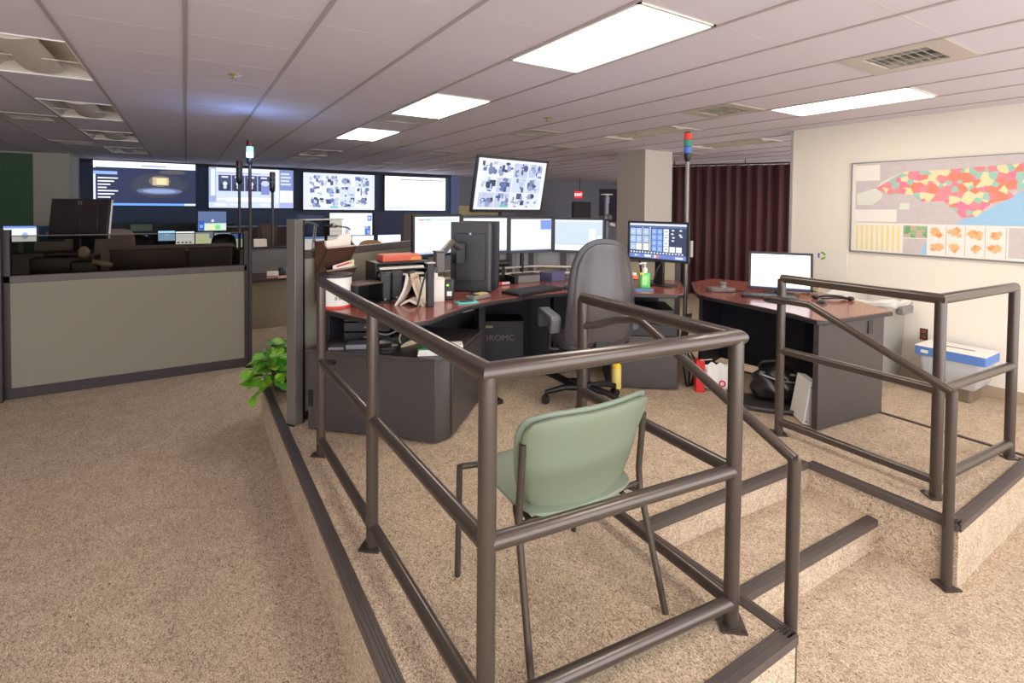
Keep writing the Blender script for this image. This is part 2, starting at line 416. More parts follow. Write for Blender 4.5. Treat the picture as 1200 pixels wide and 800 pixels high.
# ------------------------------------------------------------------ guard railings
RT = 0.028
def railing(label, posts, runs, hand, base_extra=None):
    bx, by = posts[0]
    t = thing('guard_railing', label, 'railing', (bx, by, P))
    L_ = lambda p, z: (p[0]-bx, p[1]-by, z)
    for p in posts:
        q = MB().cyl(L_(p, 0.0), L_(p, 1.04), RT*0.95, 20).build('post', M_RAIL, t)
        b = MB(); b.prism([(p[0]-bx+0.065*cos(a), p[1]-by+0.065*sin(a)) for a in [k*pi/2+0.1 for k in range(4)]], 0.0005, 0.008)
        for a in [k*pi/2+0.1 for k in range(4)]: b.lathe([(0.007,0.008),(0.007,0.014),(0,0.015)], (p[0]-bx+0.05*cos(a), p[1]-by+0.05*sin(a), 0), 6)
        b.build('base_plate', M_RAIL, q, smooth=False)
    pts = [L_(p, 1.045) for p in runs]
    MB().tube(pts, RT, 20).build('top_rail', M_RAIL, t)
    for nm, z in (('middle_rail', 0.565), ('bottom_rail', 0.085)):
        m = MB()
        for a, b in zip(runs[:-1], runs[1:]): m.cyl(L_(a, z), L_(b, z), RT*0.88, 18)
        m.build(nm, M_RAIL, t)
    hp = [(x-bx, y-by, z-P) for x, y, z in hand]
    MB().tube(hp, 0.021, 16).build('handrail', M_RAIL, t)
    x, y, z = hp[-1]
    q = MB().cyl((x, y, -P), (x, y, z+0.004), 0.023, 18).build('handrail_post', M_RAIL, t)
    b = MB().prism([(x+0.06*cos(a), y+0.06*sin(a)) for a in [k*pi/2+0.3 for k in range(4)]], -P+0.0005, -P+0.008); b.build('base_plate', M_RAIL, q, smooth=False)
    return t
railing('brown metal railing around the green chair, left of the steps', [(0.70,1.215),(1.655,1.10),(1.70,1.99),(0.685,2.2),(0.68,3.19)],
        [(0.68,3.19),(0.70,1.215),(1.655,1.10),(1.70,1.99)],
        [(1.70,1.98,1.215),(1.73,1.93,1.225),(1.79,1.84,1.262),(1.815,1.74,1.28),(1.82,1.70,1.272),(1.84,0.985,0.915)])
railing('brown metal railing right of the steps, in front of the right desk', [(3.345,1.90),(3.32,1.04),(4.25,0.975)],
        [(3.345,1.90),(3.32,1.04),(4.25,0.975)],
        [(3.345,1.88,1.20),(3.26,1.94,1.215),(3.17,1.90,1.235),(3.13,1.83,1.25),(3.115,1.60,1.25),(3.09,0.915,0.945)])

# ------------------------------------------------------------------ green guest chair
t = thing('guest_chair', 'sage green guest chair with thin dark tube legs inside the railing', 'chair', (1.21, 1.56, P), radians(-2))
for s in (-1, 1):
    x = 0.295*s
    MB().tube([(x*1.0,-0.29,0.0),(x*0.93,-0.17,0.42),(x*0.92,-0.165,0.5),(x*0.92,-0.185,0.72)], 0.0125, 12).build('leg', M_CHLEG, t)
    MB().tube([(x,0.27,0.0),(x*0.99,0.262,0.45),(x*0.96,0.25,0.457),(x*0.7,0.235,0.455)], 0.0125, 12).build('leg', M_CHLEG, t)
m = MB(); m.tube([(-0.27,-0.165,0.44),(0.27,-0.165,0.44)], 0.010, 10)
for s in (-1, 1): m.tube([(0.2*s,-0.16,0.41),(0.2*s,0.235,0.44)], 0.010, 10); m.tube([(0.2*s,-0.02,0.41),(0.27*s,-0.166,0.41)], 0.010, 10)
m.build('seat_frame', M_CHLEG, t)
# seat
def cushion(fn, nu=14, nv=10, th=0.05):
    """closed slab between fn(u,v)+/-n*th/2, rounded rim"""
    vs = []; fs = []
    top = [[fn(u/nu*2-1, v/nv*2-1, 1) for u in range(nu+1)] for v in range(nv+1)]
    bot = [[fn(u/nu*2-1, v/nv*2-1, -1) for u in range(nu+1)] for v in range(nv+1)]
    W_ = nu+1
    for r in top: vs += r
    o = len(vs)
    for r in bot: vs += r
    for v in range(nv):
        for u in range(nu):
            a = v*W_+u; fs.append((a, a+1, a+W_+1, a+W_)); fs.append((o+a, o+a+W_, o+a+W_+1, o+a+1))
    ring = [u for u in range(W_)] + [v*W_+nu for v in range(1, nv+1)] + [nv*W_+u for u in range(nu-1, -1, -1)] + [v*W_ for v in range(nv-1, 0, -1)]
    for k in range(len(ring)):
        a, b = ring[k], ring[(k+1) % len(ring)]; fs.append((a, o+a, o+b, b))
    return vs, fs
def sq(u, v, e=5.0):
    """map square to rounded square"""
    m = max(abs(u), abs(v))
    if m < 1e-6: return 0, 0
    r = (abs(u)**e + abs(v)**e)**(1/e); return u*m/r, v*m/r
def seat_fn(u, v, s):
    a, b = sq(u, v, 4.5); edge = max(abs(u), abs(v))
    th = 0.028*(1-edge**6) + 0.004
    z = 0.475 - 0.012*(1-a*a) + 0.01*b + (-0.03*max(0, b-0.6)/0.4)
    w = 0.255
    if s > 0: return (a*w, b*0.25+0.04, z+th)
    return (a*w, b*0.25+0.04, z-th*1.1 - 0.03*(1-b*b)*(1-edge**4))
vs, fs = cushion(seat_fn); MB().add(vs, fs).build('seat', M_SAGE, t, sub=1, ang=60)
def back_fn(off):
    def fn(u, v, s):
        a, b = sq(u, v, 5.0 if v > 0 else 3.0); edge = max(abs(u), abs(v))
        w = 0.235 + 0.065*(b+1)/2 + 0.01*b
        z = 0.615 + b*0.212 + 0.012*(a*a)*(1 if b > 0 else -0.5)
        curve = 0.055*(a*a)        # wraps forward at the sides
        lean = -0.105*(b+1)/2 - 0.02*b*b
        th = (0.018*(1-edge**8)+0.006)
        return (a*w, -0.135 + curve + lean + (th if s > 0 else -th) + off, z)
    return fn
vs, fs = cushion(back_fn(0.012), 18, 14); MB().add(vs, fs).build('backrest', M_SAGE, t, sub=1, ang=70)
def shell_fn(u, v, s):
    x, y, z = back_fn(-0.006)(u*0.965, v*0.955, s); return (x, y-0.004, z-0.004)
vs, fs = cushion(shell_fn, 18, 14); MB().add(vs, fs).build('back_shell', M_SAGEP, t, sub=1, ang=70)['label'] = 'darker green rear panel of the backrest'
# rounded lower cover between seat and back
def low_fn(u, v, s):
    a, b = sq(u, v, 3.5)
    ang = pi*0.5*(b+1)/2
    y = -0.03 - 0.155*sin(ang); z = 0.40 + 0.10*(1-cos(ang))
    th = 0.014*(1-max(abs(u),abs(v))**6)+0.003
    return (a*0.225*(1-0.12*(1-b)/2), y+0.05*a*a - (th if s < 0 else -th), z - (th if s < 0 else -th)*0.5 + 0.03*a*a)
vs, fs = cushion(low_fn, 14, 8); MB().add(vs, fs).build('seat_back_cover', M_SAGE, t, sub=1, ang=70)

# ------------------------------------------------------------------ tall black task chair
def task_chair(label, loc, rz, group=None, tall=True):
    t = thing('office_chair', label, 'chair', loc, rz, group)
    hub = MB(); hub.cyl((0,0,0.07),(0,0,0.17),0.045,16).cyl((0,0,0.17),(0,0,0.34),0.028,14).cyl((0,0,0.34),(0,0,0.42),0.045,14)
    hub.box(-0.10,0.10,-0.13,0.13,0.40,0.45); hub.build('column', M_BLACK, t, bevel=0.004)
    MB().tube([(0.09,-0.02,0.42),(0.2,-0.05,0.40),(0.27,-0.06,0.415)],0.006,8).build('lever', M_SILV, t)
    for k in range(5):
        a = 2*pi*k/5+0.35
        m = MB().tube([(0.03*cos(a),0.03*sin(a),0.13),(0.17*cos(a),0.17*sin(a),0.125),(0.31*cos(a),0.31*sin(a),0.085)],0.028,10,0.018)
        l = m.build('leg', M_BLACK, t)
        c = MB().cyl((0.31*cos(a)-0.026*sin(a),0.31*sin(a)+0.026*cos(a),0.031),(0.31*cos(a)+0.026*sin(a),0.31*sin(a)-0.026*cos(a),0.031),0.03,14)
        c.cyl((0.31*cos(a),0.31*sin(a),0.03),(0.31*cos(a),0.31*sin(a),0.09),0.01,8).build('caster', M_BLACK, l)
    def sf(u, v, s):
        a, b = sq(u, v, 4); e = max(abs(u), abs(v))
        return (a*0.26, b*0.25+0.03, 0.49 + (0.05 if s > 0 else -0.04)*(1-e**6) + 0.005*s)
    vs, fs = cushion(sf); MB().add(vs, fs).build('seat', M_LEATH, t, sub=1, ang=70)
    z0, z1 = (0.50, 1.29) if tall else (0.52, 1.02)
    def bf(u, v, s):
        a, b = sq(u, v, 6 if v < 0 else 2.6); e = max(abs(u), abs(v)); h = (b+1)/2
        w = 0.282 - 0.045*h
        th = 0.045*(1-e**7)+0.008
        y = -0.235 - 0.10*h - 0.03*sin(h*pi*1.6) + 0.05*a*a
        return (a*w, y + (th if s > 0 else -0.3*th), z0 + (z1-z0)*h)
    vs, fs = cushion(bf, 16, 18); MB().add(vs, fs).build('backrest', M_LEATH, t, sub=1, ang=70)
    def sh(u, v, s):
        a, b = sq(u, v, 6 if v < 0 else 2.8); e = max(abs(u), abs(v)); h = (b+1)/2
        w = (0.282 - 0.045*h)*0.86
        y = -0.262 - 0.10*h - 0.03*sin(h*pi*1.6) + 0.05*a*a
        return (a*w, y - 0.006*(1-e**10) - (0 if s < 0 else -0.012), z0 + 0.03 + (z1-z0-0.065)*h)
    vs, fs = cushion(sh, 14, 16); MB().add(vs, fs).build('back_shell', M_LEATH2, t, sub=1, ang=70)['label'] = 'smooth grey rear shell of the backrest'
    MB().box(-0.05,0.05,-0.27,-0.22,0.45,0.72).box(-0.05,0.05,-0.25,0.0,0.43,0.455).build('back_support', M_BLACK, t, bevel=0.008)
    for s in (-1, 1):
        x = 0.31*s
        a = MB().tube(smooth_path([(x*0.78,-0.03,0.45),(x,-0.03,0.46),(x,-0.04,0.56),(x,-0.04,0.66)],4),0.018,10).build('armrest', M_BLACK, t)
        MB().prism_x([(-0.17,0.66),(-0.175,0.70),(-0.15,0.725),(0.10,0.74),(0.15,0.73),(0.17,0.70),(0.16,0.60),(0.13,0.58),(0.105,0.60),(0.10,0.69),(-0.10,0.68),(-0.11,0.60),(-0.15,0.59)],x-0.04,x+0.04).build('arm_pad', mat('arm_pad', (92,94,102), 0.42), a, bevel=0.012, bseg=3)
    return t
task_chair('tall black office chair with grey back shell at the main desk', (2.58, 2.97, P), radians(-18))

# ------------------------------------------------------------------ sockets for screens
def screen_mesh(parent, w, h, y, rects, name='screen', k=None):
    k = SCREEN if k is None else k * 0.75
    mb = MB(); mats = []; idx = {}
    def mi(c):
        m = emit(c, k)
        if m.name not in idx: idx[m.name] = len(mats); mats.append(m)
        return idx[m.name]
    for n, r in enumerate(rects):
        u0, v0, u1, v1, c = r[:5]
        yy = y - 0.0004*n/ max(1, len(rects)/12)
        mb.m = mi(c)
        x0, x1, z0, z1 = -w/2+u0*w, -w/2+u1*w, -h/2+v0*h, -h/2+v1*h
        if len(r) > 5 and r[5] == 'o':
            cx, cz, rx, rz_ = (x0+x1)/2, (z0+z1)/2, (x1-x0)/2, (z1-z0)/2
            mb.add([(cx+rx*cos(2*pi*q/14), yy, cz+rz_*sin(2*pi*q/14)) for q in range(14)], [tuple(range(14))])
        else:
            mb.add([(x0,yy,z0),(x1,yy,z0),(x1,yy,z1),(x0,yy,z1)], [(0,1,2,3)])
    return mb.build(name, mats, parent, smooth=False)
WH = (255, 255, 255); BW = (232, 240, 255)
def c_plain(kind=0):
    r = [(0,0,1,1,(244,248,255))]
    if kind == 1:
        r += [(0,0.93,1,0.97,(225,232,240)),(0.08,0.90,0.2,0.93,(235,120,110)),(0.22,0.90,0.34,0.93,(120,210,140)),(0.34,0.90,0.95,0.92,(190,215,220)),(0.1,0.72,0.5,0.735,(228,232,240)),(0,0,1,0.05,(190,205,240))]
    if kind == 2:
        r += [(0.03,0.70,0.10,0.82,(120,140,190)),(0.17,0.70,0.19,0.83,(150,160,190)),(0.4,0.68,0.95,0.69,(205,205,210)),(0.4,0.4,0.95,0.41,(205,205,210)),(0,0,1,0.04,(180,195,235))]
    if kind == 3:
        for q in range(9): r.append((0.1*q+0.05,0.05,0.1*q+0.055,0.97,(226,232,240)))
        r += [(0.72,0.66,1,0.97,(120,150,225)),(0,0,1,0.03,(170,190,235))]
    if kind == 4:
        r = [(0,0,1,1,(206,222,240)),(0,0.94,1,1,(240,244,255)),(0,0,1,0.18,(250,252,255)),(0.05,0.2,0.7,0.215,(170,190,210)),(0.72,0.05,0.86,0.7,(248,250,255)),(0.9,0.15,0.99,0.5,(255,255,255))]
    return r
rnd = random.Random(11)
def c_cctv(bright=True, margin=0.05):
    bg = (246,249,255) if bright else (225,232,250)
    r = [(0,0,1,1,bg)]
    pal = [(96,116,176),(150,166,212),(190,202,236),(70,84,128),(214,224,246),(120,132,168),(52,62,96)]
    for cx in range(4):
        for cy in range(3):
            x0, y0 = margin+cx*(1-2*margin)/4, margin*0.8+cy*(1-margin*1.6)/3
            w, h = (1-2*margin)/4-0.01, (1-1.6*margin)/3-0.012
            r.append((x0,y0,x0+w,y0+h,rnd.choice([(214,224,246),(232,238,252),(200,210,236),(236,240,250)])))
            for _ in range(13):
                a, b = rnd.random()*0.8, rnd.random()*0.8; ww, hh = rnd.uniform(0.05,0.4), rnd.uniform(0.04,0.5)
                r.append((x0+a*w, y0+b*h, x0+min(1,a+ww)*w, y0+min(1,b+hh)*h, rnd.choice(pal), rnd.choice(['o','r'])))
    r.append((0.36,0.05,0.47,0.10,(110,200,200)))
    return r
def c_nav():
    r = [(0,0,1,1,(26,34,66)),(0,0.86,1,1,(214,224,250)),(0,0.97,1,1,(240,244,255)),(0.45,0.9,0.7,0.93,(120,130,170)),(0,0,0.02,0.9,(190,200,230)),(0,0.7,0.22,0.77,(120,150,235)),(0,0.77,0.22,0.84,(30,36,60)),(0,0,1,0.05,(90,140,240)),(0.88,0,1,0.05,(180,190,225))]
    for q in range(8): r.append((0.04,0.10+0.072*q,0.04+0.08+0.035*((q*5)%4),0.125+0.072*q,(225,232,250)))
    for q in range(10):
        f = q/9; r.append((0.3+0.06*f,0.14+0.05*f,0.97-0.1*f,0.80-0.06*f,(int(26+18*f),int(32+16*f),int(58+6*f)),'o'))
    r += [(0.52,0.44,0.74,0.70,(96,84,82),'o'),(0.56,0.48,0.72,0.66,(170,150,120)),(0.60,0.50,0.70,0.64,(205,185,150)),(0.4,0.26,0.86,0.42,(80,92,128),'o'),(0.46,0.29,0.80,0.39,(120,134,170),'o'),(0.62,0.74,0.9,0.84,(70,66,72),'o')]
    return r
def c_dash():
    r = [(0,0,1,1,(196,208,244)),(0,0.14,0.08,1,(150,162,206)),(0.02,0.3,0.07,0.96,(214,224,248)),(0.08,0.9,0.8,0.99,(226,234,252)),(0.1,0.86,0.6,0.88,(150,160,200))]
    for q in range(4):
        x = 0.105+0.152*q
        r += [(x,0.42,x+0.145,0.82,(64,70,104)),(x+0.02,0.42,x+0.13,0.60,(40,44,72)),(x+0.05,0.54,x+0.1,0.66,(205,214,240),'o'),(x+0.055,0.47,x+0.095,0.56,(190,200,235),'o'),(x+0.035,0.75,x+0.11,0.79,(214,222,244))]
    r += [(0.60,0.34,0.70,0.6,(120,134,190)),(0.60,0.56,0.70,0.70,(190,200,230),'o'),(0.2,0.16,0.74,0.26,(240,244,255)),(0.09,0.2,0.2,0.24,(235,240,252)),(0.06,0.05,0.19,0.10,(235,240,252)),
          (0.24,0.06,0.3,0.1,(235,240,252)),(0.32,0.06,0.37,0.1,(235,240,252)),(0.6,0.05,0.7,0.1,(235,240,252)),(0.78,0.14,0.81,1,(250,252,255)),(0.825,0,1,1,(120,136,190)),(0.83,0.14,0.995,0.46,(226,234,252)),(0.82,0,1,0.13,(160,174,220))]
    for q in range(4): r.append((0.84,0.6+0.09*q,0.97-0.02*(q%2),0.65+0.09*q,(200,210,240)))
    return r
def c_radio():
    r = [(0,0,1,1,(58,66,96)),(0,0.94,1,1,(220,228,250)),(0,0.88,1,0.93,(96,110,160))]
    for i, x in enumerate((0.01,0.12,0.255)):
        for j in range(3):
            c = (176,200,246) if not (j == 0 and i > 0) else (244,244,244)
            r.append((x,0.22+0.22*j,x+0.10,0.42+0.22*j,c)); r.append((x+0.03,0.29+0.22*j,x+0.07,0.34+0.22*j,(214,228,252),'o'))
    r += [(0.235,0.2,0.245,0.9,(235,238,245)),(0.37,0.2,0.385,0.9,(235,238,245))]
    for x in (0.405,0.505):
        for j in range(4): r.append((x,0.205+0.165*j,x+0.09,0.36+0.165*j,(130,166,240))); r.append((x+0.02,0.24+0.165*j,x+0.07,0.32+0.165*j,(170,196,248),'o'))
    for j in range(4): r.append((0.615,0.205+0.165*j,0.705,0.36+0.165*j,(236,240,250))); r.append((0.635,0.27+0.165*j,0.69,0.30+0.165*j,(150,160,190)))
    for x in (0.72,0.83): r.append((x,0.205,x+0.095,0.36,(240,243,250)))
    for a, b in ((0.75,0.8),(0.74,0.7),(0.76,0.6),(0.75,0.51),(0.88,0.8),(0.87,0.68),(0.89,0.63)): r.append((a,b,a+0.05,b+0.045,(225,232,245),'o'))
    for q in range(18): r.append((0.02+0.053*q,0.14,0.05+0.053*q,0.18,(230,236,250)))
    r += [(0,0,1,0.12,(112,132,200)),(0.1,0.04,0.14,0.09,(225,235,250)),(0.15,0.04,0.19,0.09,(120,200,230)),(0.28,0.03,0.4,0.1,(225,232,250)),(0.45,0.02,0.49,0.1,(230,230,140)),(0.5,0.02,0.54,0.1,(235,120,140)),(0.82,0.02,0.95,0.08,(215,225,250))]
    return r
def c_map():
    return [(0,0,1,1,(246,249,255)),(0,0.18,0.85,0.22,(205,212,230)),(0.62,0.35,0.66,0.8,(212,216,226),'o'),(0.66,0.5,0.8,0.9,(226,230,238),'o'),(0.64,0.2,0.7,0.4,(214,218,230),'o'),(0.88,0.64,0.99,0.9,(80,120,220)),(0.9,0.7,0.96,0.85,(170,190,240),'o'),(0.82,0.02,0.96,0.42,(70,100,190)),(0.84,0.3,0.9,0.4,(150,180,240)),(0.88,0.08,0.94,0.22,(130,160,230))]
def c_green():
    return [(0,0,1,1,(110,132,176)),(0,0.38,1,1,(96,118,160)),(0.02,0.04,0.22,0.5,(60,92,190)),(0.05,0.15,0.18,0.3,(130,170,240)),(0.22,0.0,1,0.38,(216,236,214)),(0.36,0.05,0.6,0.3,(236,236,190)),(0.6,0.05,0.78,0.3,(130,230,150)),(0.8,0.08,0.98,0.3,(226,236,250)),(0.46,0.45,0.56,0.58,(230,244,255),'o')]
def c_small(i):
    return [[(0,0,1,1,(236,244,255)),(0.06,0.08,0.2,0.2,(70,70,80)),(0.3,0.08,0.42,0.2,(70,70,80)),(0.5,0.08,0.62,0.2,(60,60,70)),(0.72,0.08,0.84,0.2,(70,70,80)),(0.05,0.6,0.8,0.62,(200,210,225))],
            [(0,0,1,1,(226,236,200)),(0.8,0.5,0.98,0.95,(110,150,225)),(0,0.9,0.8,1,(170,200,240)),(0.1,0.3,0.7,0.34,(205,215,180))],
            [(0,0,1,1,(214,236,245)),(0,0.88,1,1,(150,190,230)),(0.1,0.3,0.9,0.32,(170,200,215)),(0.1,0.5,0.9,0.52,(170,200,215))],
            [(0,0,1,1,(196,220,190)),(0,0.62,1,1,(84,116,205)),(0.1,0.2,0.9,0.24,(150,180,160))],
            [(0,0,1,1,(150,200,245)),(0.35,0.55,0.65,0.75,(200,226,250),'o')],
            [(0,0,1,1,(240,245,255)),(0,0.86,1,1,(110,150,235)),(0.55,0.15,0.75,0.6,(170,190,225),'o')],
            [(0,0,1,1,(248,250,255)),(0,0.9,1,1,(205,218,245)),(0.1,0.4,0.9,0.42,(215,222,235)),(0.1,0.6,0.9,0.62,(215,222,235))]][i]
def monitor(label, loc, rz, w, h, content, tilt=0, stand='foot', drop=0.1, group=None, name='computer_monitor', cat='monitor', bez=0.018, k=None, body=None, gap=0.0, sbase=None, roll=0):
    """loc = centre of the panel, front is local -Y"""
    t = thing(name, label, cat, (loc[0], loc[1], loc[2]-h/2-drop), rz, group)
    body = body or M_MON
    T = Matrix.Translation((0,0,h/2+drop)) @ Euler((tilt, roll, 0)).to_matrix().to_4x4()
    mb = MB(); mb.T = T
    fr = [(-w/2,-h/2),(w/2,-h/2),(w/2,h/2),(-w/2,h/2)]
    mb.box(-w/2,w/2,-0.005,0.022,-h/2,h/2); mb.box(-w*0.36,w*0.36,0.02,0.045,-h*0.34,h*0.34)
    for a in ((-w/2,-w/2+bez,-h/2,h/2),(w/2-bez,w/2,-h/2,h/2),(-w/2,w/2,-h/2,-h/2+bez*1.2),(-w/2,w/2,h/2-bez,h/2)): mb.box(a[0],a[1],-0.012,-0.004,a[2],a[3])
    hs = mb.build('housing', body, t, bevel=0.003)
    s = screen_mesh(t, w-2*bez, h-2.2*bez, -0.007, content, k=k); s.matrix_local = T @ Matrix.Translation((0,0,0.1*bez))
    if stand == 'foot':
        st = MB().box(-0.035,0.035,0.04,0.065,0.01,drop+h/2); st.build('neck', body, t, bevel=0.003)
        MB().prism(rrect(-0.12,0.12,-0.06,0.13,0.03),0,0.012).build('foot', body, t, bevel=0.003)
    elif stand == 'arm':
        st = MB().box(-0.05,0.05,0.045,0.06,drop+h/2-0.05,drop+h/2+0.05).tube([(0,0.06,drop+h/2),(0,0.16,drop+h/2-0.02)],0.02,10)
        st.cyl((0,0.16,0),(0,0.16,drop+h/2+0.03),0.02,12); st.build('arm', M_BLACKM, t)
    elif stand == 'wall':
        MB().box(-w*0.2,w*0.2,0.03,gap,drop+h*0.3,drop+h*0.7).build('bracket', M_BLACK, t)
    return t

# ------------------------------------------------------------------ video wall
TVW, TVH, TVY = 2.06, 1.10, 15.14
vw = [(-0.80, 2.285, c_nav(), 'leftmost wall display, showing a dark picture with a side menu'),
      (1.49, 2.245, c_dash(), 'second wall display from the left, showing small dark tiles in a row'),
      (3.75, 2.21, c_cctv(False, 0.07), 'third wall display from the left, showing a grid of grey camera views'),
      (6.07, 2.205, [(0,0,1,1,(238,240,252)),(0,0.9,1,0.97,(200,210,240)),(0.25,0.89,0.95,0.93,(120,120,140)),(0,0,1,0.1,(190,205,246)),(0.02,0.05,0.4,0.08,(140,150,190))], 'rightmost wall display, nearly blank white page')]
for (x, z, c, l), kk in zip(vw, (1.5, 1.1, 0.95, 2.0)):
    monitor(l, (x, TVY, z), 0, TVW, TVH, c, stand='wall', gap=0.16, name='wall_display', cat='screen', bez=0.03, k=kk, body=M_BLACK, drop=0.0)
# flat screen with a beacon reflection painted on as glowing spots, hanging by the column
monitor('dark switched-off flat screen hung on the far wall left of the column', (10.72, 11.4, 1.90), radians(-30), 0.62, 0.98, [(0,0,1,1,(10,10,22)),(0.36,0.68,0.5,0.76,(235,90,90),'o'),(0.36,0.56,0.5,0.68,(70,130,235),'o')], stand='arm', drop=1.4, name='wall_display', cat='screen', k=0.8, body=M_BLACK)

# ------------------------------------------------------------------ exit sign
t = thing('exit_sign', 'glowing red EXIT sign on the far grey wall', 'sign', (11.6, 13.9, 2.16), radians(-32))
MB().box(-0.13,0.13,0,0.04,0,0.24).build('housing', emit((235,30,50),0.9), t, bevel=0.004)
text('lettering', 'EXIT', 0.13, emit((255,225,215),2.0), t, (0,-0.003,0.115), (pi/2,0,0))
MB().cyl((0.05,0.02,0.24),(0.05,0.02,0.68),0.012).build('hanger', M_BLACK, t)
t = thing('equipment_cabinet', 'dark box cabinet below the exit sign', 'cabinet', (11.35, 13.4, 0), radians(-32))
MB().box(-0.30,0.30,0,0.4,0,2.02).build('body', mat('cabinet_brown', (58,54,52), 0.6), t, bevel=0.01)
MB().box(-0.28,-0.005,-0.012,0,0.1,1.98).build('door', mat('cabinet_door', (66,62,60), 0.5), t); MB().box(0.005,0.28,-0.012,0,0.1,1.98).build('door', MATS['cabinet_door'], t)

# ------------------------------------------------------------------ maroon curtain
M_CURT = mat('maroon_curtain', (98, 62, 66), 0.85, noise=0.12, nscale=60)
t = thing('curtain', 'maroon pleated curtain between the column and the cream wall', 'curtain', (8.7, 7.3, 0), 0)
m = MB(); A, B = Vector((0.15, 0.2)), Vector((1.75, -2.2)); n = 150; L_ = (B-A).length; d = (B-A)/L_; nn = Vector((-d.y, d.x))
pr = []
for k in range(n+1):
    u = k/n; off = 0.05*sin(u*2*pi*15) + 0.025*sin(u*2*pi*6.3+1); 
    end = 0.5*max(0, (u-0.93)/0.07)**2
    q = A + d*(u*L_) + nn*(off+end); pr.append((q.x, q.y))
vs = [(x,y,0.005) for x,y in pr] + [(x*1.0,y,2.72) for x,y in pr]
m.add(vs, [(i,i+1,n+2+i,n+1+i) for i in range(n)]); m.build('drape', M_CURT, t, solid=0.006, ang=80)
m = MB().tube([(A.x,A.y,2.75),(B.x,B.y,2.75)],0.016,10)
for f in (0.02, 0.5, 0.98): m.cyl((A.x+(B.x-A.x)*f,A.y+(B.y-A.y)*f,2.75),(A.x+(B.x-A.x)*f,A.y+(B.y-A.y)*f,CE),0.01,8)
m; m.build('track', M_BLACK, t)
m = MB()
for k in range(24): q = A + d*(k/23*L_); m.cyl((q.x,q.y,2.71),(q.x,q.y,2.75),0.006,6)
m.build('hooks', M_BLACK, t)

# ------------------------------------------------------------------ county map on the right wall
t = thing('wall_map', 'framed multicoloured county map on the cream wall', 'map', (6.645, 1.9, 1.33), radians(-90))
# local x runs from +Y (left in view) to -Y; front faces -X  => local -Y
Wm, Hm = 1.75, 1.04; X0 = -1.06
MB().box(X0,X0+Wm,-0.012,0,0,Hm).build('board', M_PAPER, t)
f = MB().box(X0,X0+Wm,-0.02,0,0,0.014).box(X0,X0+Wm,-0.02,0,Hm-0.014,Hm).box(X0,X0+0.014,-0.02,0,0,Hm).box(X0+Wm-0.014,X0+Wm,-0.02,0,0,Hm); f.build('frame', M_SILV, t, smooth=False)
def vor(name, cols, sc, line=None):
    m_ = bpy.data.materials.new(name); m_.use_nodes = True; nt = m_.node_tree; N = nt.nodes; Lk = nt.links
    b = N['Principled BSDF']; b.inputs['Roughness'].default_value = 0.6
    tc = N.new('ShaderNodeTexCoord'); v = N.new('ShaderNodeTexVoronoi'); v.inputs['Scale'].default_value = sc; v.inputs['Randomness'].default_value = 0.75
    Lk.new(tc.outputs['Object'], v.inputs['Vector'])
    s = N.new('ShaderNodeSeparateColor'); Lk.new(v.outputs['Color'], s.inputs['Color'])
    r = N.new('ShaderNodeValToRGB'); r.color_ramp.interpolation = 'CONSTANT'; e = r.color_ramp.elements
    e[0].position = 0; e[0].color = srgb(*cols[0]); e[1].position = 1/len(cols); e[1].color = srgb(*cols[1])
    for q in range(2, len(cols)): x_ = e.new(q/len(cols)); x_.color = srgb(*cols[q])
    Lk.new(s.outputs['Red'], r.inputs['Fac']); Lk.new(r.outputs['Color'], b.inputs['Base Color']); return m_
PINK, ORG, YEL, TEAL, MAG, LGR = (236,146,154), (236,140,116), (238,224,176), (160,206,190), (240,134,162), (206,222,200)
M_CTY = vor('map_counties', [PINK, ORG, YEL, TEAL, ORG, MAG, YEL, TEAL, PINK], 16)
M_LAND = mat('map_land', (206,196,196), 0.7, noise=0.10, nscale=25)
M_SEA = mat('map_sea', (160,202,232), 0.7)
layers = MB(); 
def mp(u, v): return (X0+0.05+u*(Wm-0.10), 0.02+v*(Hm-0.04))
def lay(poly, m_i, lift):
    layers.m = m_i; layers.add([(mp(u,v)[0], -0.0125-lift*0.0006, mp(u,v)[1]) for u, v in poly], [tuple(range(len(poly)))])
mats = [M_LAND, M_SEA, M_CTY, mat('map_pale', (222,226,212), 0.7), mat('map_cream', (240,234,226), 0.7), mat('map_yellow', (238,224,150), 0.7), vor('map_green', [(120,170,120),(200,180,160),(150,190,140)], 22), mat('map_orange', (240,188,136), 0.7), mat('map_orange2', (238,160,100), 0.7), mat('map_line', (200,180,170), 0.7)]
lay([(0,0.32),(1,0.32),(1,1),(0,1)], 0, 0)
k_ = 0.99/0.86      # the printed sheet spans the whole board
U = lambda pts: [(u, v) for u, v in pts]
lay([(0.563,0.33),(0.604,0.39),(0.683,0.441),(0.776,0.555),(0.839,0.631),(0.90,0.71),(1,0.80),(1,0.33)], 1, 1)
state = [(0.121,0.719),(0.165,0.758),(0.287,0.892),(0.47,0.891),(0.676,0.906),(0.88,0.925),(0.94,0.90),(0.90,0.86),(0.97,0.83),(0.93,0.79),(0.96,0.745),(0.88,0.72),(0.90,0.68),(0.802,0.673),(0.828,0.607),(0.795,0.575),(0.748,0.559),(0.704,0.505),(0.664,0.413),(0.596,0.396),(0.502,0.57),(0.385,0.561),(0.338,0.64),(0.205,0.644)]
lay(state, 2, 2)
lay([(0.008,0.659),(0.125,0.719),(0.167,0.65),(0.161,0.602),(0.104,0.529),(0.01,0.529)], 3, 2); lay([(0.125,0.719),(0.165,0.794),(0.281,0.892),(0.165,0.758)], 3, 2)
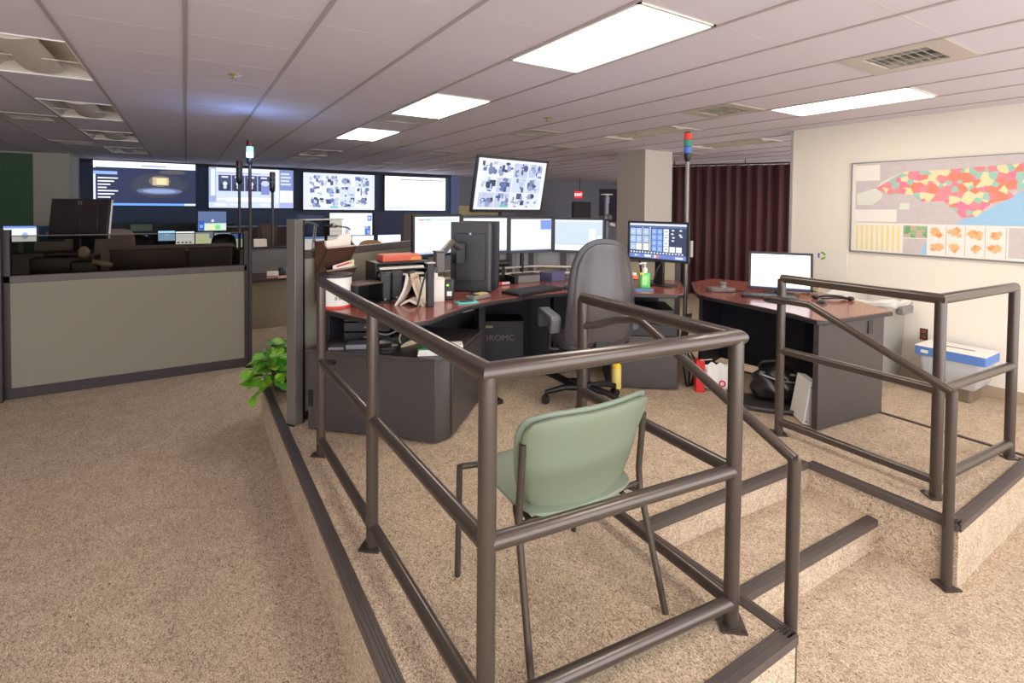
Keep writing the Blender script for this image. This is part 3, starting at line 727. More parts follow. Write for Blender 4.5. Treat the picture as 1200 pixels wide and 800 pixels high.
lay([(0.0,0.985),(0.147,0.985),(0.149,0.807),(0.0,0.807)], 4, 3); lay([(0,0.474),(0.25,0.477),(0.253,0.34),(0,0.335)], 4, 3); lay([(0.268,0.548),(0.321,0.553),(0.322,0.483),(0.268,0.478)], 3, 3)
lay([(0,0),(1,0),(1,0.325),(0,0.325)], 4, 1)
for q in range(9): lay([(0.007+0.0315*q,0.013),(0.022+0.0315*q,0.013),(0.022+0.0315*q,0.30),(0.007+0.0315*q,0.30)], 5, 2)
lay([(0.292,0.174),(0.422,0.174),(0.422,0.305),(0.292,0.305)], 6, 2); lay([(0.292,0.0),(0.422,0.0),(0.422,0.165),(0.292,0.165)], 0, 2); lay([(0.385,0.0),(0.422,0.0),(0.422,0.15),(0.40,0.07)], 1, 3)
rb = random.Random(3)
for q in range(4):
    for r_ in range(2):
        u, v = 0.43+0.093*q, 0.01+0.155*r_
        for w_ in range(5):
            cu, cv = u+0.045+rb.uniform(-0.016,0.016), v+0.076+rb.uniform(-0.028,0.028); ru = rb.uniform(0.010,0.026)
            lay([(cu+ru*cos(a)*rb.uniform(0.5,1.3), cv+ru*1.7*sin(a)*rb.uniform(0.5,1.3)) for a in [k*2*pi/13 for k in range(13)]], 7+(w_ == 3), 2+w_)
        lay([(u+0.089,v),(u+0.092,v),(u+0.092,v+0.15),(u+0.089,v+0.15)], 9, 3)
lay([(0.81,0.02),(0.99,0.02),(0.99,0.31),(0.81,0.31)], 0, 2); lay([(0.87,0.02),(0.99,0.02),(0.99,0.22),(0.93,0.16)], 1, 3)
layers.build('printed_map', mats, t, smooth=False)
# ------------------------------------------------------------------ left cubicle wall
t = thing('cubicle_partition', 'long low olive-grey cubicle partition with glass top at the left', 'partition', (-1.42, 6.42, 0))
X1 = 1.99
MB().box(0,X1,-0.02,0.04,0.0,0.10).build('base_trim', M_FRAMED, t, bevel=0.003)
MB().box(0,X1,-0.028,0.045,0.10,1.075).build('fabric_panel', M_FAB, t, bevel=0.006)
MB().box(0,X1,-0.03,0.05,1.075,1.14).build('middle_frame', M_FRAME, t, bevel=0.003)
MB().box(0.04,X1-0.03,0.006,0.012,1.14,1.50).build('glass_pane', M_GLASS, t, smooth=False)
MB().box(0,0.06,-0.03,0.05,0.1,1.56).build('post', M_FRAMED, t, bevel=0.003)
MB().box(X1-0.03,X1+0.02,-0.03,0.05,0.0,1.52).build('post', M_FRAMED, t, bevel=0.003)
MB().box(0.06,X1-0.03,-0.004,0.022,1.50,1.508).build('glass_rim', M_FRAME, t)
t = thing('cubicle_partition', 'dark edge of a partition cut off by the left side of the photo', 'partition', (-1.50, 6.36, 0))
MB().box(-0.5,0.06,-0.02,0.05,0.0,1.58).build('panel', M_FAB, t, bevel=0.004); MB().box(0.0,0.095,-0.035,0.06,0.0,1.58).build('post', M_FRAMED, t, bevel=0.004)
t = thing('office_chair', 'black chair back just showing at the left edge above the partition', 'chair', (-1.86, 7.1, 0), radians(40))
def blob(u, v, s):
    a, b = sq(u, v, 3.5); e = max(abs(u), abs(v)); th = 0.04*(1-e**6)+0.008
    return (a*0.22, -0.2-0.05*b+(th if s > 0 else -th)+0.05*a*a, 1.38+b*0.27)
def simple_chair(t, m, zc=1.38):
    def fn(u, v, s): x, y, z = blob(u, v, s); return (x, y, z-1.38+zc)
    vs, fs = cushion(fn, 10, 10); MB().add(vs, fs).build('backrest', m, t, sub=1, ang=70)
    MB().box(-0.24,0.24,-0.2,0.25,zc-0.40,zc-0.32).build('seat', m, t, bevel=0.03, bseg=3)
    c = MB().cyl((0,0,0.08),(0,0,zc-0.40),0.03,12).box(-0.03,0.03,-0.24,-0.2,zc-0.38,zc-0.1)
    for k in range(5): a = 2*pi*k/5; c.tube([(0,0,0.12),(0.29*cos(a),0.29*sin(a),0.05)],0.02,8)
    c.build('base', M_BLACK, t)
simple_chair(t, M_BLACK, 1.42)

# things on the desk behind the left partition
t = thing('desk', 'dark desk with hutch behind the glass of the left partition', 'desk', (-0.15, 7.1, 0))
M_DW = mat('dark_wood', (50, 34, 34), 0.35)
MB().box(-1.2,0.72,-0.5,0.5,0.72,0.76).build('worktop', M_DW, t, bevel=0.004)
for x in (-1.2, 0.69): MB().box(x,x+0.03,-0.45,0.45,0,0.72).build('side_panel', M_DW, t)
h = MB().box(-0.56,0.14,0.0,0.45,0.76,1.30); h.build('hutch', M_DW, t, bevel=0.008)
MB().box(0.17,0.62,0.0,0.42,0.76,1.30).build('side_cabinet', M_CHAR, t, bevel=0.01)
MB().box(-0.58,0.66,-0.02,0.46,1.30,1.315).build('hutch_top', mat('hutch_edge', (120,104,92), 0.4), t, bevel=0.003)
t = thing('printer', 'dark low printer box behind the glass at the left end of the partition', 'printer', (-1.08, 7.05, 0.76))
MB().box(-0.24,0.27,-0.2,0.25,0,0.50).build('body', M_DW, t, bevel=0.015); MB().box(-0.15,0.2,-0.1,0.2,0.50,0.545).build('lid', M_BLACK, t, bevel=0.012)
MB().box(-0.2,0.2,-0.22,-0.2,0.1,0.14).build('output_slot', M_BLACK, t)
t = thing('desk_phone', 'cream handset and rolled cloth behind the glass below the big monitor', 'telephone', (-0.86, 6.72, 0.76))
MB().box(-0.12,0.1,-0.08,0.1,0,0.47).build('stand', M_BLACK, t, bevel=0.02)
MB().ball((-0.02,0,0.55),0.05,0.05,0.065).build('handset', mat('cream_plastic', (168,158,142), 0.5), t)
MB().tube([(0.06,-0.08,0.46),(0.16,-0.09,0.43),(0.22,-0.09,0.42)],0.028,12,0.022).build('cloth_roll', MATS['cream_plastic'], t)
# big monitor seen from behind
t = monitor('large black monitor seen from behind above the left partition', (-1.0, 7.42, 1.635), radians(180-24), 0.58, 0.45, [(0,0,1,1,(250,245,240))], tilt=radians(9), stand='foot', drop=0.65, body=mat('brownblack', (34,26,28), 0.3))
lg = MB(); lg.ring(0.018,0.022,0.003); g = lg.build('round_logo', M_SILV, t); g.location = (0.0,0.0,1.055); g.rotation_euler = (-pi/2,0,0)
text('logo_lettering', 'DELL', 0.016, M_SILV, g, (0,0,0.003), (0,0,0))
MB().obox((-0.292,-0.028,0.875),(0.006,0.03,0.44),(radians(9),0,0)).build('painted_lit_edge', M_WHITE, t)  # white strip paints in the lit edge of the bezel
t = thing('office_chair', 'pale rounded chair back behind the big monitor', 'chair', (-0.80, 8.1, 0), radians(170))
simple_chair(t, mat('pale_mauve', (140,126,122), 0.6), 1.22)

# ------------------------------------------------------------------ signal towers on poles
def tower(label, x, y, z0, zt, sc, lit=None, pole=0.016, mpole=None, dark=False):
    t = thing('signal_tower', label, 'signal light', (x, y, z0), 0, None)
    H_ = zt - z0; r = 0.035*sc; s = 0.062*sc
    MB().cyl((0,0,0),(0,0,H_-3*s-0.06*sc),pole,12).build('pole', mpole or M_SILV, t)
    MB().lathe([(0.055,0.0),(0.055,0.008),(pole,0.03)]).build('base_flange', M_BLACKM, t)
    MB().lathe([(pole,H_-3*s-0.08*sc),(r*0.9,H_-3*s-0.055*sc),(r,H_-3*s-0.01*sc),(r,H_-3*s)]).build('collar', M_BLACK, t)
    cols = [('blue',(70,110,200)),('green',(30,140,110)),('red',(226,40,30))]
    for k, (n, c) in enumerate(cols):
        m = emit(lit[n][0], lit[n][1]) if lit and n in lit else mat('lens_'+n+('_dim' if dark else ''), c if not dark else tuple(int(q*0.3) for q in c), 0.25)
        l = MB().lathe([(r,H_-(3-k)*s),(r,H_-(2-k)*s-0.004)]).build('lens', m, t); l['label'] = n + ' lens'
    MB().lathe([(r,H_-0.003),(r,H_+0.006),(r*0.6,H_+0.012),(0,H_+0.013)]).build('cap', M_BLACK, t)
    return t
tower('red, green and blue signal tower on a pole before the maroon curtain', 4.12, 3.30, 0.31, 2.55, 1.05, pole=0.020, mpole=mat('pole_grey', (128,122,116), 0.35, 0.5))
tw = tower('glowing blue signal tower on a dark pole at the left partition end', 0.60, 6.37, 0.0, 2.52, 1.0, lit={'blue': ((190,215,255), 3.0), 'green': ((120,190,255), 2.0)}, mpole=M_FRAMED, pole=0.017, dark=True)
bl = bpy.data.lights.new('beacon_glow', 'POINT'); bl.energy = 5; bl.color = (0.25, 0.45, 1.0); bl.shadow_soft_size = 0.05
blo = bpy.data.objects.new('beacon_glow', bl); C.objects.link(blo); blo.parent = tw; blo.location = (0.0, -0.16, 2.36)
tower('dark signal tower on a pole just left of the blue one', 0.70, 9.0, 0.0, 2.48, 1.3, mpole=M_CHAR, pole=0.02, dark=True)
tower('dark signal tower in front of the right part of the second wall display', 1.17, 9.0, 0.0, 2.33, 1.2, mpole=M_CHAR, pole=0.02, dark=True)

# ------------------------------------------------------------------ distant consoles
def console(label, x0, x1, y0, y1, zt, body, rz=0, extra=None):
    t = thing('dispatch_console', label, 'desk', ((x0+x1)/2, y0, 0), rz)
    w = (x1-x0)/2; d = y1-y0
    MB().box(-w,w,0,d,zt-0.04,zt).build('worktop', M_CHAR, t, bevel=0.005)
    MB().box(-w+0.03,w-0.03,0.08,0.11,0.0,zt-0.04).build('modesty_panel', body, t)
    for s in (-1,1): MB().box(s*w-0.02*s-0.02,s*w-0.02*s+0.02,0.03,d-0.03,0,zt-0.04).build('side_panel', body, t)
    return t
console('long dark console under the row of small monitors at the left', -1.2, 1.05, 11.9, 12.8, 0.90, M_CHAR)
sm = [(-0.81,1.085,0.34,0.23,c_small(5),'small monitor showing a chair silhouette in front, left of the light blue one'),(-0.335,1.17,0.30,0.22,c_small(4),'small monitor with plain light blue picture in the left row'),
      (-0.02,1.12,0.34,0.28,c_small(0),'small monitor with white page and dark icons in the left row'),(0.315,1.10,0.33,0.28,c_small(1),'small monitor with pale yellow page in the left row'),
      (0.65,1.09,0.32,0.27,c_small(2),'small monitor with pale cyan page, partly hidden by a dark chair'),(0.92,1.04,0.22,0.32,c_small(3),'narrow blue and green monitor at the right end of the left row')]
for x, z, w, h, c, l in sm: monitor(l, (x, 12.45, z), 0, w, h, c, stand='foot', drop=max(0.0, z-h/2-0.9), bez=0.010, group='monitors on the far left console', k=1.1)
monitor('tilted monitor with blue and green picture above the left monitor row', (0.47, 12.64, 1.46), radians(4), 0.55, 0.44, c_green(), tilt=radians(6), roll=radians(0), stand='arm', drop=0.33, bez=0.014, k=0.9)
monitor('small bluish monitor at the far left edge above the partition', (-2.52, 12.5, 1.25), 0, 0.46, 0.30, c_small(5), stand='foot', drop=0.2, bez=0.01, k=0.9)
console('dark console carrying the far left edge monitor', -3.2, -1.9, 12.2, 12.9, 0.90, M_CHAR)
t = thing('notice_board', 'small blue notice card on the beige wall beside the big monitor', 'sign', (-2.33, 13.93, 1.02))
MB().box(-0.2,0.2,0,0.02,0,0.32).build('board', mat('board_blue', (40,96,130), 0.6), t); MB().ball((0,-0.005,0.17),0.09,0.01,0.06).build('orange_spot', mat('spot_orange', (200,150,110), 0.6), t)
for k, (x, y, l, z) in enumerate(((-0.76,11.2,'dark chair back in front of the far left small monitor',1.00),(0.62,11.3,'dark square chair back in front of the pale cyan monitor',0.99))):
    t = thing('office_chair', l, 'chair', (x, y, 0), radians(180)); simple_chair(t, M_BLACK, z-0.02)
# hutch with screens far behind
t = thing('equipment_shelf', 'low dark shelf unit behind the light blue monitor', 'shelf', (-0.2, 14.2, 0))
MB().box(-1.25,1.2,0,0.5,0,1.36).build('body', mat('shelf_dark', (44,48,54), 0.6), t); MB().box(-0.85,-0.45,-0.01,0,1.2,1.35).build('paper_panel', mat('pale_green', (130,146,128), 0.7), t); MB().box(0.4,0.6,-0.01,0,1.18,1.36).build('paper_panel', MATS['pale_green'], t)
t = thing('desk', 'row of dark brown desks below the second wall display', 'desk', (1.9, 13.4, 0))
M_BRN = mat('brown_unit', (86,70,66), 0.7)
MB().box(-1.1,2.2,0,0.6,0,1.25).build('body', M_BRN, t, bevel=0.01); MB().box(-1.15,2.25,-0.03,0.63,1.25,1.3).build('top', M_CHAR, t)
t = thing('storage_cabinet', 'brown upright cabinet behind the blue beacon pole', 'cabinet', (1.25, 9.9, 0))
MB().box(-0.16,0.12,0,0.35,0,1.48).build('body', mat('brown_wood', (84,62,50), 0.6), t, bevel=0.006); MB().box(-0.14,0.10,-0.014,0,0.05,1.44).build('door', mat('brown_door', (96,70,56), 0.5), t)
t = thing('bottle', 'amber bottle standing on the brown upright cabinet', 'bottle', (1.22, 9.8, 1.48)); 
# desk in the gap between the two partitions
t = thing('workstation_desk', 'desk with grey privacy screen seen in the gap beside the blue beacon pole', 'desk', (1.08, 8.2, 0))
MB().box(-0.38,0.38,0.0,0.75,0.70,0.735).build('worktop', mat('dark_top', (70,52,52), 0.4), t, bevel=0.004)
MB().box(-0.38,0.38,0.75,0.79,0.0,1.12).build('privacy_screen', M_GREYP, t, bevel=0.004)
MB().box(-0.38,0.38,0.72,0.81,1.12,1.15).build('screen_cap', M_BLACK, t)
MB().box(-0.36,0.36,0.06,0.10,0.0,0.70).build('modesty_panel', mat('tan_panel', (150,138,112), 0.8), t)
t = thing('paper_stack', 'white paper pad leaning on top of the grey privacy screen', 'papers', (0.98, 8.97, 1.15)); MB().obox((0,0,0.06),(0.17,0.02,0.13),(-0.3,0,0)).obox((0.02,0.02,0.055),(0.17,0.02,0.12),(-0.3,0,0)).build('sheets', M_PAPER, t)
bpy.data.objects.remove([o for o in bpy.data.objects if o.name.startswith('bottle') and o.get('category') == 'bottle'][0])
def lathe_thing(nm, label, cat, loc, parts, group=None):
    t = thing(nm, label, cat, loc, 0, group)
    for pn, prof, m in parts: MB().lathe(prof, seg=14).build(pn, m, t)
    return t
lathe_thing('bottle', 'clear water bottle with teal cap on the desk in the gap', 'bottle', (1.30, 8.35, 0.735), [('body',[(0.0,0),(0.035,0.002),(0.035,0.13),(0.012,0.17),(0.012,0.185)], mat('clear_plastic', (190,205,215), 0.15)),('cap',[(0.0,0.185),(0.016,0.185),(0.016,0.215),(0,0.218)], mat('teal_cap',(20,150,180),0.4))])
lathe_thing('bottle', 'short white bottle right of the teal-capped one', 'bottle', (1.385, 8.37, 0.735), [('body',[(0.0,0),(0.03,0.002),(0.03,0.12),(0.015,0.14),(0,0.142)], M_WHITE)])
lathe_thing('bottle', 'black rounded bottle left of the teal-capped one', 'bottle', (1.20, 8.37, 0.735), [('body',[(0.0,0),(0.035,0.004),(0.04,0.08),(0.025,0.13),(0,0.14)], M_BLACK)])
t = thing('tissue_box', 'white box with red stripe on the desk in the gap', 'box', (1.08, 8.33, 0.735)); MB().box(-0.08,0.08,-0.05,0.05,0,0.09).build('carton', M_WHITE, t, bevel=0.003); MB().box(-0.081,0.081,-0.051,-0.05,0.01,0.03).build('red_stripe', mat('red_ink',(200,60,60),0.6), t)
t = thing('paper_stack', 'pink and white papers lying on the desk in the gap', 'papers', (1.22, 8.2, 0.735)); MB().obox((0,0.03,0.012),(0.2,0.12,0.024),(0,0,0.2)).build('sheets', mat('pinkish', (214,170,160), 0.8), t)

# middle consoles behind the diagonal partition
console('long console behind the diagonal glass-topped partition', 1.5, 3.6, 8.6, 9.4, 0.95, M_CHAR)
sb = [(1.79,1.15,0.38,0.30,c_small(5),'white and blue monitor just right of the partition end post'),(2.22,1.16,0.42,0.29,c_small(6),'white monitor below the wide map display'),
      (2.62,1.16,0.40,0.28,c_small(6),'white monitor with a brown chair in front of it'),(3.10,1.17,0.44,0.27,c_small(6),'white monitor right of the brown chair back, behind the partition')]
for x, z, w, h, c, l in sb: monitor(l, (x, 9.0, z), 0, w, h, c, stand='foot', drop=max(0.01, z-h/2-0.95), bez=0.010, group='monitors behind the diagonal partition', k=1.2)
monitor('wide white display with blue blocks above the monitors behind the partition', (2.46, 9.15, 1.485), 0, 0.76, 0.42, c_map(), stand='arm', drop=0.33, bez=0.012, k=1.25)
monitor('dark switched-off screen between the partition post and the wide display', (1.78, 9.18, 1.48), 0, 0.44, 0.36, [(0,0,1,1,(30,48,90)),(0.4,0.1,0.6,0.8,(44,72,130))], stand='arm', drop=0.35, bez=0.012, k=0.6)
t = thing('office_chair', 'brown rounded chair back in front of the far white monitors', 'chair', (2.49, 7.9, 0), radians(180)); simple_chair(t, mat('brown_leather', (128,86,60), 0.5), 1.0)
t = thing('equipment_cabinet', 'dark blue and brown equipment cabinet behind the left desk monitor', 'cabinet', (3.45, 9.5, 0))
MB().box(-0.48,0.1,0,0.5,0,1.72).build('body', mat('dk_blue', (42,52,84), 0.6), t, bevel=0.01); MB().box(0.1,0.5,0.02,0.5,0,1.68).build('side_body', mat('dk_brown', (92,80,76), 0.6), t, bevel=0.02)
def arm_lamp(label, x, y, z0, zt, dx):
    t = thing('desk_lamp', label, 'lamp', (x, y, z0))
    M_L = mat('lamp_chrome', (150,156,166), 0.3, 0.6)
    MB().lathe([(0.07,0),(0.07,0.015),(0.02,0.02)]).build('base', M_BLACK, t)
    m = MB()
    for s in (-1,1): m.tube([(0.012*s,0,0.02),(0.05+0.012*s,0,zt-z0-0.04)],0.009,8)
    for q in range(5):
        h0 = 0.05+(zt-z0-0.12)*q/5; m.tube([(-0.012+0.05*h0/(zt-z0),0,h0),(0.012+0.05*(h0+0.06)/(zt-z0),0,h0+0.06)],0.006,6)
    m.build('lower_arm', M_L, t)
    MB().tube([(0.09,0,zt-z0-0.06),(0.05,0,zt-z0-0.03),(dx,0,zt-z0)],0.012,8).build('upper_arm', M_L, t)
    MB().lathe([(0.012,0.03),(0.05,0.0),(0.055,-0.03),(0.05,-0.03),(0.0,0.0)],(dx,0,zt-z0)).build('head', M_L, t)
arm_lamp('chrome folding-arm lamp behind the glass beside the partition post', 1.37, 7.0, 0.95, 1.60, -0.12)
arm_lamp('chrome folding-arm lamp in front of the wide display', 1.78, 7.0, 0.95, 1.55, -0.14)
console('near console carrying the two folding-arm lamps', 1.15, 2.1, 6.8, 7.3, 0.95, M_CHAR)

# ------------------------------------------------------------------ diagonal partition on the platform
t = thing('desk_partition', 'diagonal fabric partition behind the main desk with tall end post', 'partition', (0.62, 3.735, P), atan2(0.56, 0.83))
LP_ = 2.0
MB().box(0.03,LP_,-0.02,0.02,0,0.06).build('base_trim', M_FRAMED, t)
MB().box(0.03,LP_,-0.025,0.025,0.06,1.13).build('fabric_panel', M_FAB, t, bevel=0.004)
MB().box(0.03,LP_,-0.03,0.03,1.13,1.185).build('middle_frame', M_FRAME, t, bevel=0.003)
MB().box(0.05,0.46,-0.004,0.004,1.185,1.395).build('glass_pane', M_GLASS, t, smooth=False)
MB().box(0.04,0.47,-0.012,0.012,1.395,1.405).build('glass_rim', M_LGREY, t)
p_ = MB().box(-0.035,0.035,-0.045,0.035,0.0,1.405).build('end_post', mat('post_grey', (98,93,90), 0.35), t, bevel=0.004)
MB().box(0.035,0.05,-0.045,0.035,0.0,1.40).build('post_seal', M_BLACK, p_)
MB().box(-0.04,0.03,-0.04,0.03,-0.0,0.01).build('foot', M_BLACK, p_)
# ------------------------------------------------------------------ right fabric screen behind desk
t = thing('desk_partition', 'low fabric partition behind the hand sanitizer', 'partition', (4.04, 3.34, P), radians(139))
MB().box(0.02,1.3,-0.025,0.025,0.0,0.98).build('fabric_panel', mat('screen_beige', (176,168,140), 0.9, noise=0.05, nscale=300), t, bevel=0.003)
MB().box(0.0,1.3,-0.03,0.03,0.98,1.02).build('top_frame', M_FRAME, t); MB().box(-0.03,0.02,-0.03,0.03,0,1.02).build('end_post', M_FRAMED, t)

# ------------------------------------------------------------------ main desk
DZ = 1.12
desk = [(0.76,3.70),(0.74,3.60),(0.97,2.99),(1.02,2.91),(1.12,2.87),(1.27,2.90),(1.45,3.03),(1.66,3.17),(1.93,3.26),(2.3,3.31),(2.62,3.29),(2.9,3.13),(3.18,2.88),(3.34,2.75),(3.43,2.76),(3.72,2.99),(3.98,3.24),(3.98,3.34),(3.3,3.93),(2.9,4.45),(2.22,4.72),(1.9,4.53)]
bx, by = 2.2, 3.6
t = thing('corner_desk', 'large curved cherry-topped main desk on the platform', 'desk', (bx, by, P))
loc = [(x-bx, y-by) for x, y in desk]
def inset(poly, d):
    n = len(poly); out = []
    a = sum(poly[i][0]*poly[(i+1)%n][1]-poly[(i+1)%n][0]*poly[i][1] for i in range(n)); sg = 1 if a > 0 else -1
    for i in range(n):
        p0, p1, p2 = Vector(poly[i-1]), Vector(poly[i]), Vector(poly[(i+1)%n])
        t1 = (p1-p0).normalized(); t2 = (p2-p1).normalized(); n1 = Vector((-t1.y,t1.x)); n2 = Vector((-t2.y,t2.x)); nn = (n1+n2).normalized()
        q = p1 + nn*sg*d/max(0.4, nn.dot(n1)); out.append((q.x,q.y))
    return out
DTp = DZ - P
MB().prism(inset(loc, 0.008), DTp-0.03, DTp).build('worktop', M_LAM, t, bevel=0.003)
MB().prism(loc, DTp-0.034, DTp-0.003).build('edge_band', M_CHAR2, t, bevel=0.006)
# under structure
lg = lambda x, y: (x-bx, y-by)
M_UND = mat('under_desk', (38, 38, 48), 0.55)
def panel(a, b, z0, z1, th, name, m, parent):
    (ax, ay), (bx_, by_) = a, b; L_ = sqrt((bx_-ax)**2+(by_-ay)**2)
    return MB().obox(((ax+bx_)/2,(ay+by_)/2,(z0+z1)/2),(L_,th,z1-z0),(0,0,atan2(by_-ay,bx_-ax))).build(name, m, parent, bevel=0.003)
panel(lg(1.75,4.28), lg(2.95,4.28), 0.0, DTp-0.04, 0.03, 'modesty_panel', M_UND, t)
panel(lg(2.95,4.28), lg(3.85,3.40), 0.0, DTp-0.04, 0.03, 'modesty_panel', M_UND, t)
panel(lg(0.85,3.78), lg(1.75,4.28), 0.0, DTp-0.04, 0.03, 'modesty_panel', M_UND, t)
for a in ((2.0,3.6),(2.75,3.6)):
    MB().box(a[0]-bx-0.03,a[0]-bx+0.03,a[1]-by-0.03,a[1]-by+0.03,0.03,DTp-0.035).box(a[0]-bx-0.04,a[0]-bx+0.04,a[1]-by-0.3,a[1]-by+0.3,0,0.03).build('leg', M_BLACKM, t, bevel=0.004)
m = MB()
m.obox((lg(1.72,3.29)[0], lg(1.72,3.29)[1], DTp-0.055),(0.12,0.02,0.025),(0,0,0.45)); m.build('adjustment_switch', M_SILV, t, bevel=0.003)
MB().tube(smooth_path([(lg(1.3,3.2)[0],lg(1.3,3.2)[1],DTp-0.04),(lg(1.2,3.25)[0],lg(1.2,3.25)[1],0.65),(lg(1.22,3.3)[0],lg(1.22,3.3)[1],0.56)],5),0.006,8).build('cable', M_LGREY, t)
MB().tube(smooth_path([(lg(0.95,3.2)[0],lg(0.95,3.2)[1],DTp-0.05),(lg(1.1,3.25)[0],lg(1.1,3.25)[1],0.66),(lg(1.3,3.3)[0],lg(1.3,3.3)[1],0.72),(lg(1.4,3.5)[0],lg(1.4,3.5)[1],DTp-0.05)],5),0.005,8).build('cable', M_GREYP, t)
# rear rail wall with two tubes behind the monitors
Wp = [lg(1.70,4.24), lg(2.95,4.22), lg(3.42,3.80)]
for a, b in zip(Wp[:-1], Wp[1:]): panel(a, b, DTp+0.09, DTp+0.29, 0.02, 'rear_rail_panel', M_LGREY, t)
off = lambda p, d: (p[0]-0.3*d, p[1]-d)
for z, r, mm in ((DTp+0.055,0.017,mat('rail_pale',(206,198,186),0.3,0.3)),(DTp+0.115,0.011,MATS['rail_pale'])):
    MB().tube([(off(p,0.1)[0],off(p,0.1)[1],z) for p in Wp],r,12).build('monitor_rail', mm, t)
for x, y in ((1.75,4.12),(2.2,4.12),(2.65,4.12),(2.9,4.12),(3.15,3.92)):
    MB().box(x-bx-0.02,x-bx+0.02,y-by,y-by+0.1,DTp,DTp+0.30).build('rail_bracket', M_GREYP, t, bevel=0.003)
# ------------------------------------------------------------------ charcoal cabinet under left wing
t = thing('desk_cabinet', 'charcoal angled cabinet under the left wing of the main desk', 'cabinet', (1.30, 3.5, P))
cp = [(0.68,3.58),(1.315,2.945),(1.42,2.955),(1.93,3.47),(1.30,4.05),(1.0,3.85)]
cp = [(x-1.30, y-3.5) for x, y in cp]
MB().prism(cp, 0.015, 0.525).build('body', M_CHAR, t, bevel=0.004)
MB().prism(inset(cp, -0.01), 0.525, 0.547).build('top', M_CHAR, t, bevel=0.003)
m = MB()
for x, y in ((0.85,3.50),(1.28,3.05),(1.42,3.06),(1.8,3.42),(1.28,3.85)): m.cyl((x-1.3,y-3.5,0),(x-1.3,y-3.5,0.02),0.018,10)
m.build('feet', M_WHITE, t)
# seam, door and grommets (on the right-front face)
a, b = Vector((1.42-1.3,2.955-3.5)), Vector((1.93-1.3,3.47-3.5)); d = (b-a).normalized(); nrm = Vector((d.y,-d.x)); c_ = (a+b)/2 + nrm*0.006
MB().obox((c_.x,c_.y,0.27),((b-a).length*0.93,0.012,0.49),(0,0,atan2(d.y,d.x))).build('door', M_CHAR, t, bevel=0.003)
a, b = Vector((0.68-1.3,3.58-3.5)), Vector((1.315-1.3,2.945-3.5)); d = (b-a).normalized(); nrm = Vector((d.y,-d.x))
for f, z in ((0.17,0.47),):
    g = MB(); g.prism_y(rrect(-0.055,0.055,-0.016,0.016,0.0155,6), -0.003, 0.003); o = g.build('hand_slot', M_BLACK, t)
    q = a + d*(b-a).length*f + nrm*0.002; o.location = (q.x, q.y, z); o.rotation_euler = (0,0,atan2(d.y,d.x))
g = MB().obox((0,0,0),(0.035,0.006,0.11)); o = g.build('hand_slot', M_BLACK, t); q = a + d*0.02 + nrm*0.002; o.location = (q.x,q.y,0.22); o.rotation_euler = (0,0,atan2(d.y,d.x))
# ------------------------------------------------------------------ pedestal right of the chair
t = thing('pedestal_cabinet', 'charcoal pedestal under the right wing of the main desk', 'cabinet', (3.36, 3.17, P), atan2(-0.34, 0.43))
MB().box(-0.275,0.275,-0.26,0.24,0.012,0.44).build('body', M_CHAR, t, bevel=0.004)
MB().box(-0.27,0.27,-0.268,-0.262,0.03,0.42).build('front_panel', M_CHAR, t, bevel=0.003)
MB().prism([(-0.30,-0.20),(-0.275,-0.255),(-0.275,0.2),(-0.30,0.2)],0.0,0.44).build('side_panel', M_CHAR2, t)
t = thing('network_switch', 'black equipment box with small blue lights under the right wing of the desk', 'electronics', (3.36, 3.14, P+0.44), atan2(-0.34, 0.43))
MB().box(-0.25,0.25,-0.22,0.2,0,0.10).build('case', M_BLACK, t, bevel=0.004); MB().box(-0.23,0.23,-0.20,0.2,0.10,0.22).build('upper_case', M_BLACK, t, bevel=0.004)
l = MB().ball((0.02,-0.222,0.07),0.006,0.003,0.006).ball((0.04,-0.222,0.07),0.006,0.003,0.006); l.build('indicator_lights', emit((150,180,255), 3.0), t)
l = MB().ring(0.012,0.02,0.004); o = l.build('dial', mat('olive_ring',(120,124,80),0.5), t); o.location = (-0.11,-0.2215,0.07); o.rotation_euler = (pi/2,0,0)
# ------------------------------------------------------------------ computer tower under desk
t = thing('computer_tower', 'dark equipment case with pale lettering in the knee space of the main desk', 'computer', (2.33, 3.85, P), radians(-28))
MB().box(-0.22,0.22,0.0,0.30,0.1,0.50).build('case', mat('case_dark',(20,18,25),0.5), t, bevel=0.01); MB().box(-0.22,0.22,0,0.3,0.0,0.10).build('base', M_BLACK, t)
text('lettering', 'BROMC', 0.072, mat('letter_tan',(110,98,92),0.6), t, (0.0,-0.001,0.345), (pi/2,0,0), sx=1.1)
MB().box(-0.20,-0.06,-0.02,0.0,0.44,0.46).build('handle', mat('letter_yel',(150,140,100),0.6), t)
# ------------------------------------------------------------------ right table
TZ = 1.07
tab = [(3.86,2.98),(3.76,2.88),(3.73,2.75),(3.71,2.35),(3.66,2.0),(3.58,1.79),(3.62,1.75),(4.40,1.66),(4.80,2.2),(4.95,2.9),(4.75,3.45),(4.34,3.40)]
bx, by = 4.2, 2.5
t = thing('side_desk', 'cherry-topped side desk on the right with charcoal end panel', 'desk', (bx, by, P))
loc = [(x-bx, y-by) for x, y in tab]
MB().prism(inset(loc, 0.006), TZ-P-0.03, TZ-P).build('worktop', M_LAM, t, bevel=0.002)
MB().prism(loc, TZ-P-0.034, TZ-P-0.003).build('edge_band', M_CHAR2, t, bevel=0.004)
lg = lambda x, y: (x-bx, y-by)
panel(lg(3.60,1.80), lg(4.35,1.715), 0.01, TZ-P-0.034, 0.04, 'end_panel', M_CHAR, t)
q = MB().obox((lg(4.17,1.712)[0], lg(4.17,1.712)[1], 0.66),(0.055,0.006,0.09),(0,0,-0.11)).build('hand_slot', M_BLACK, t)
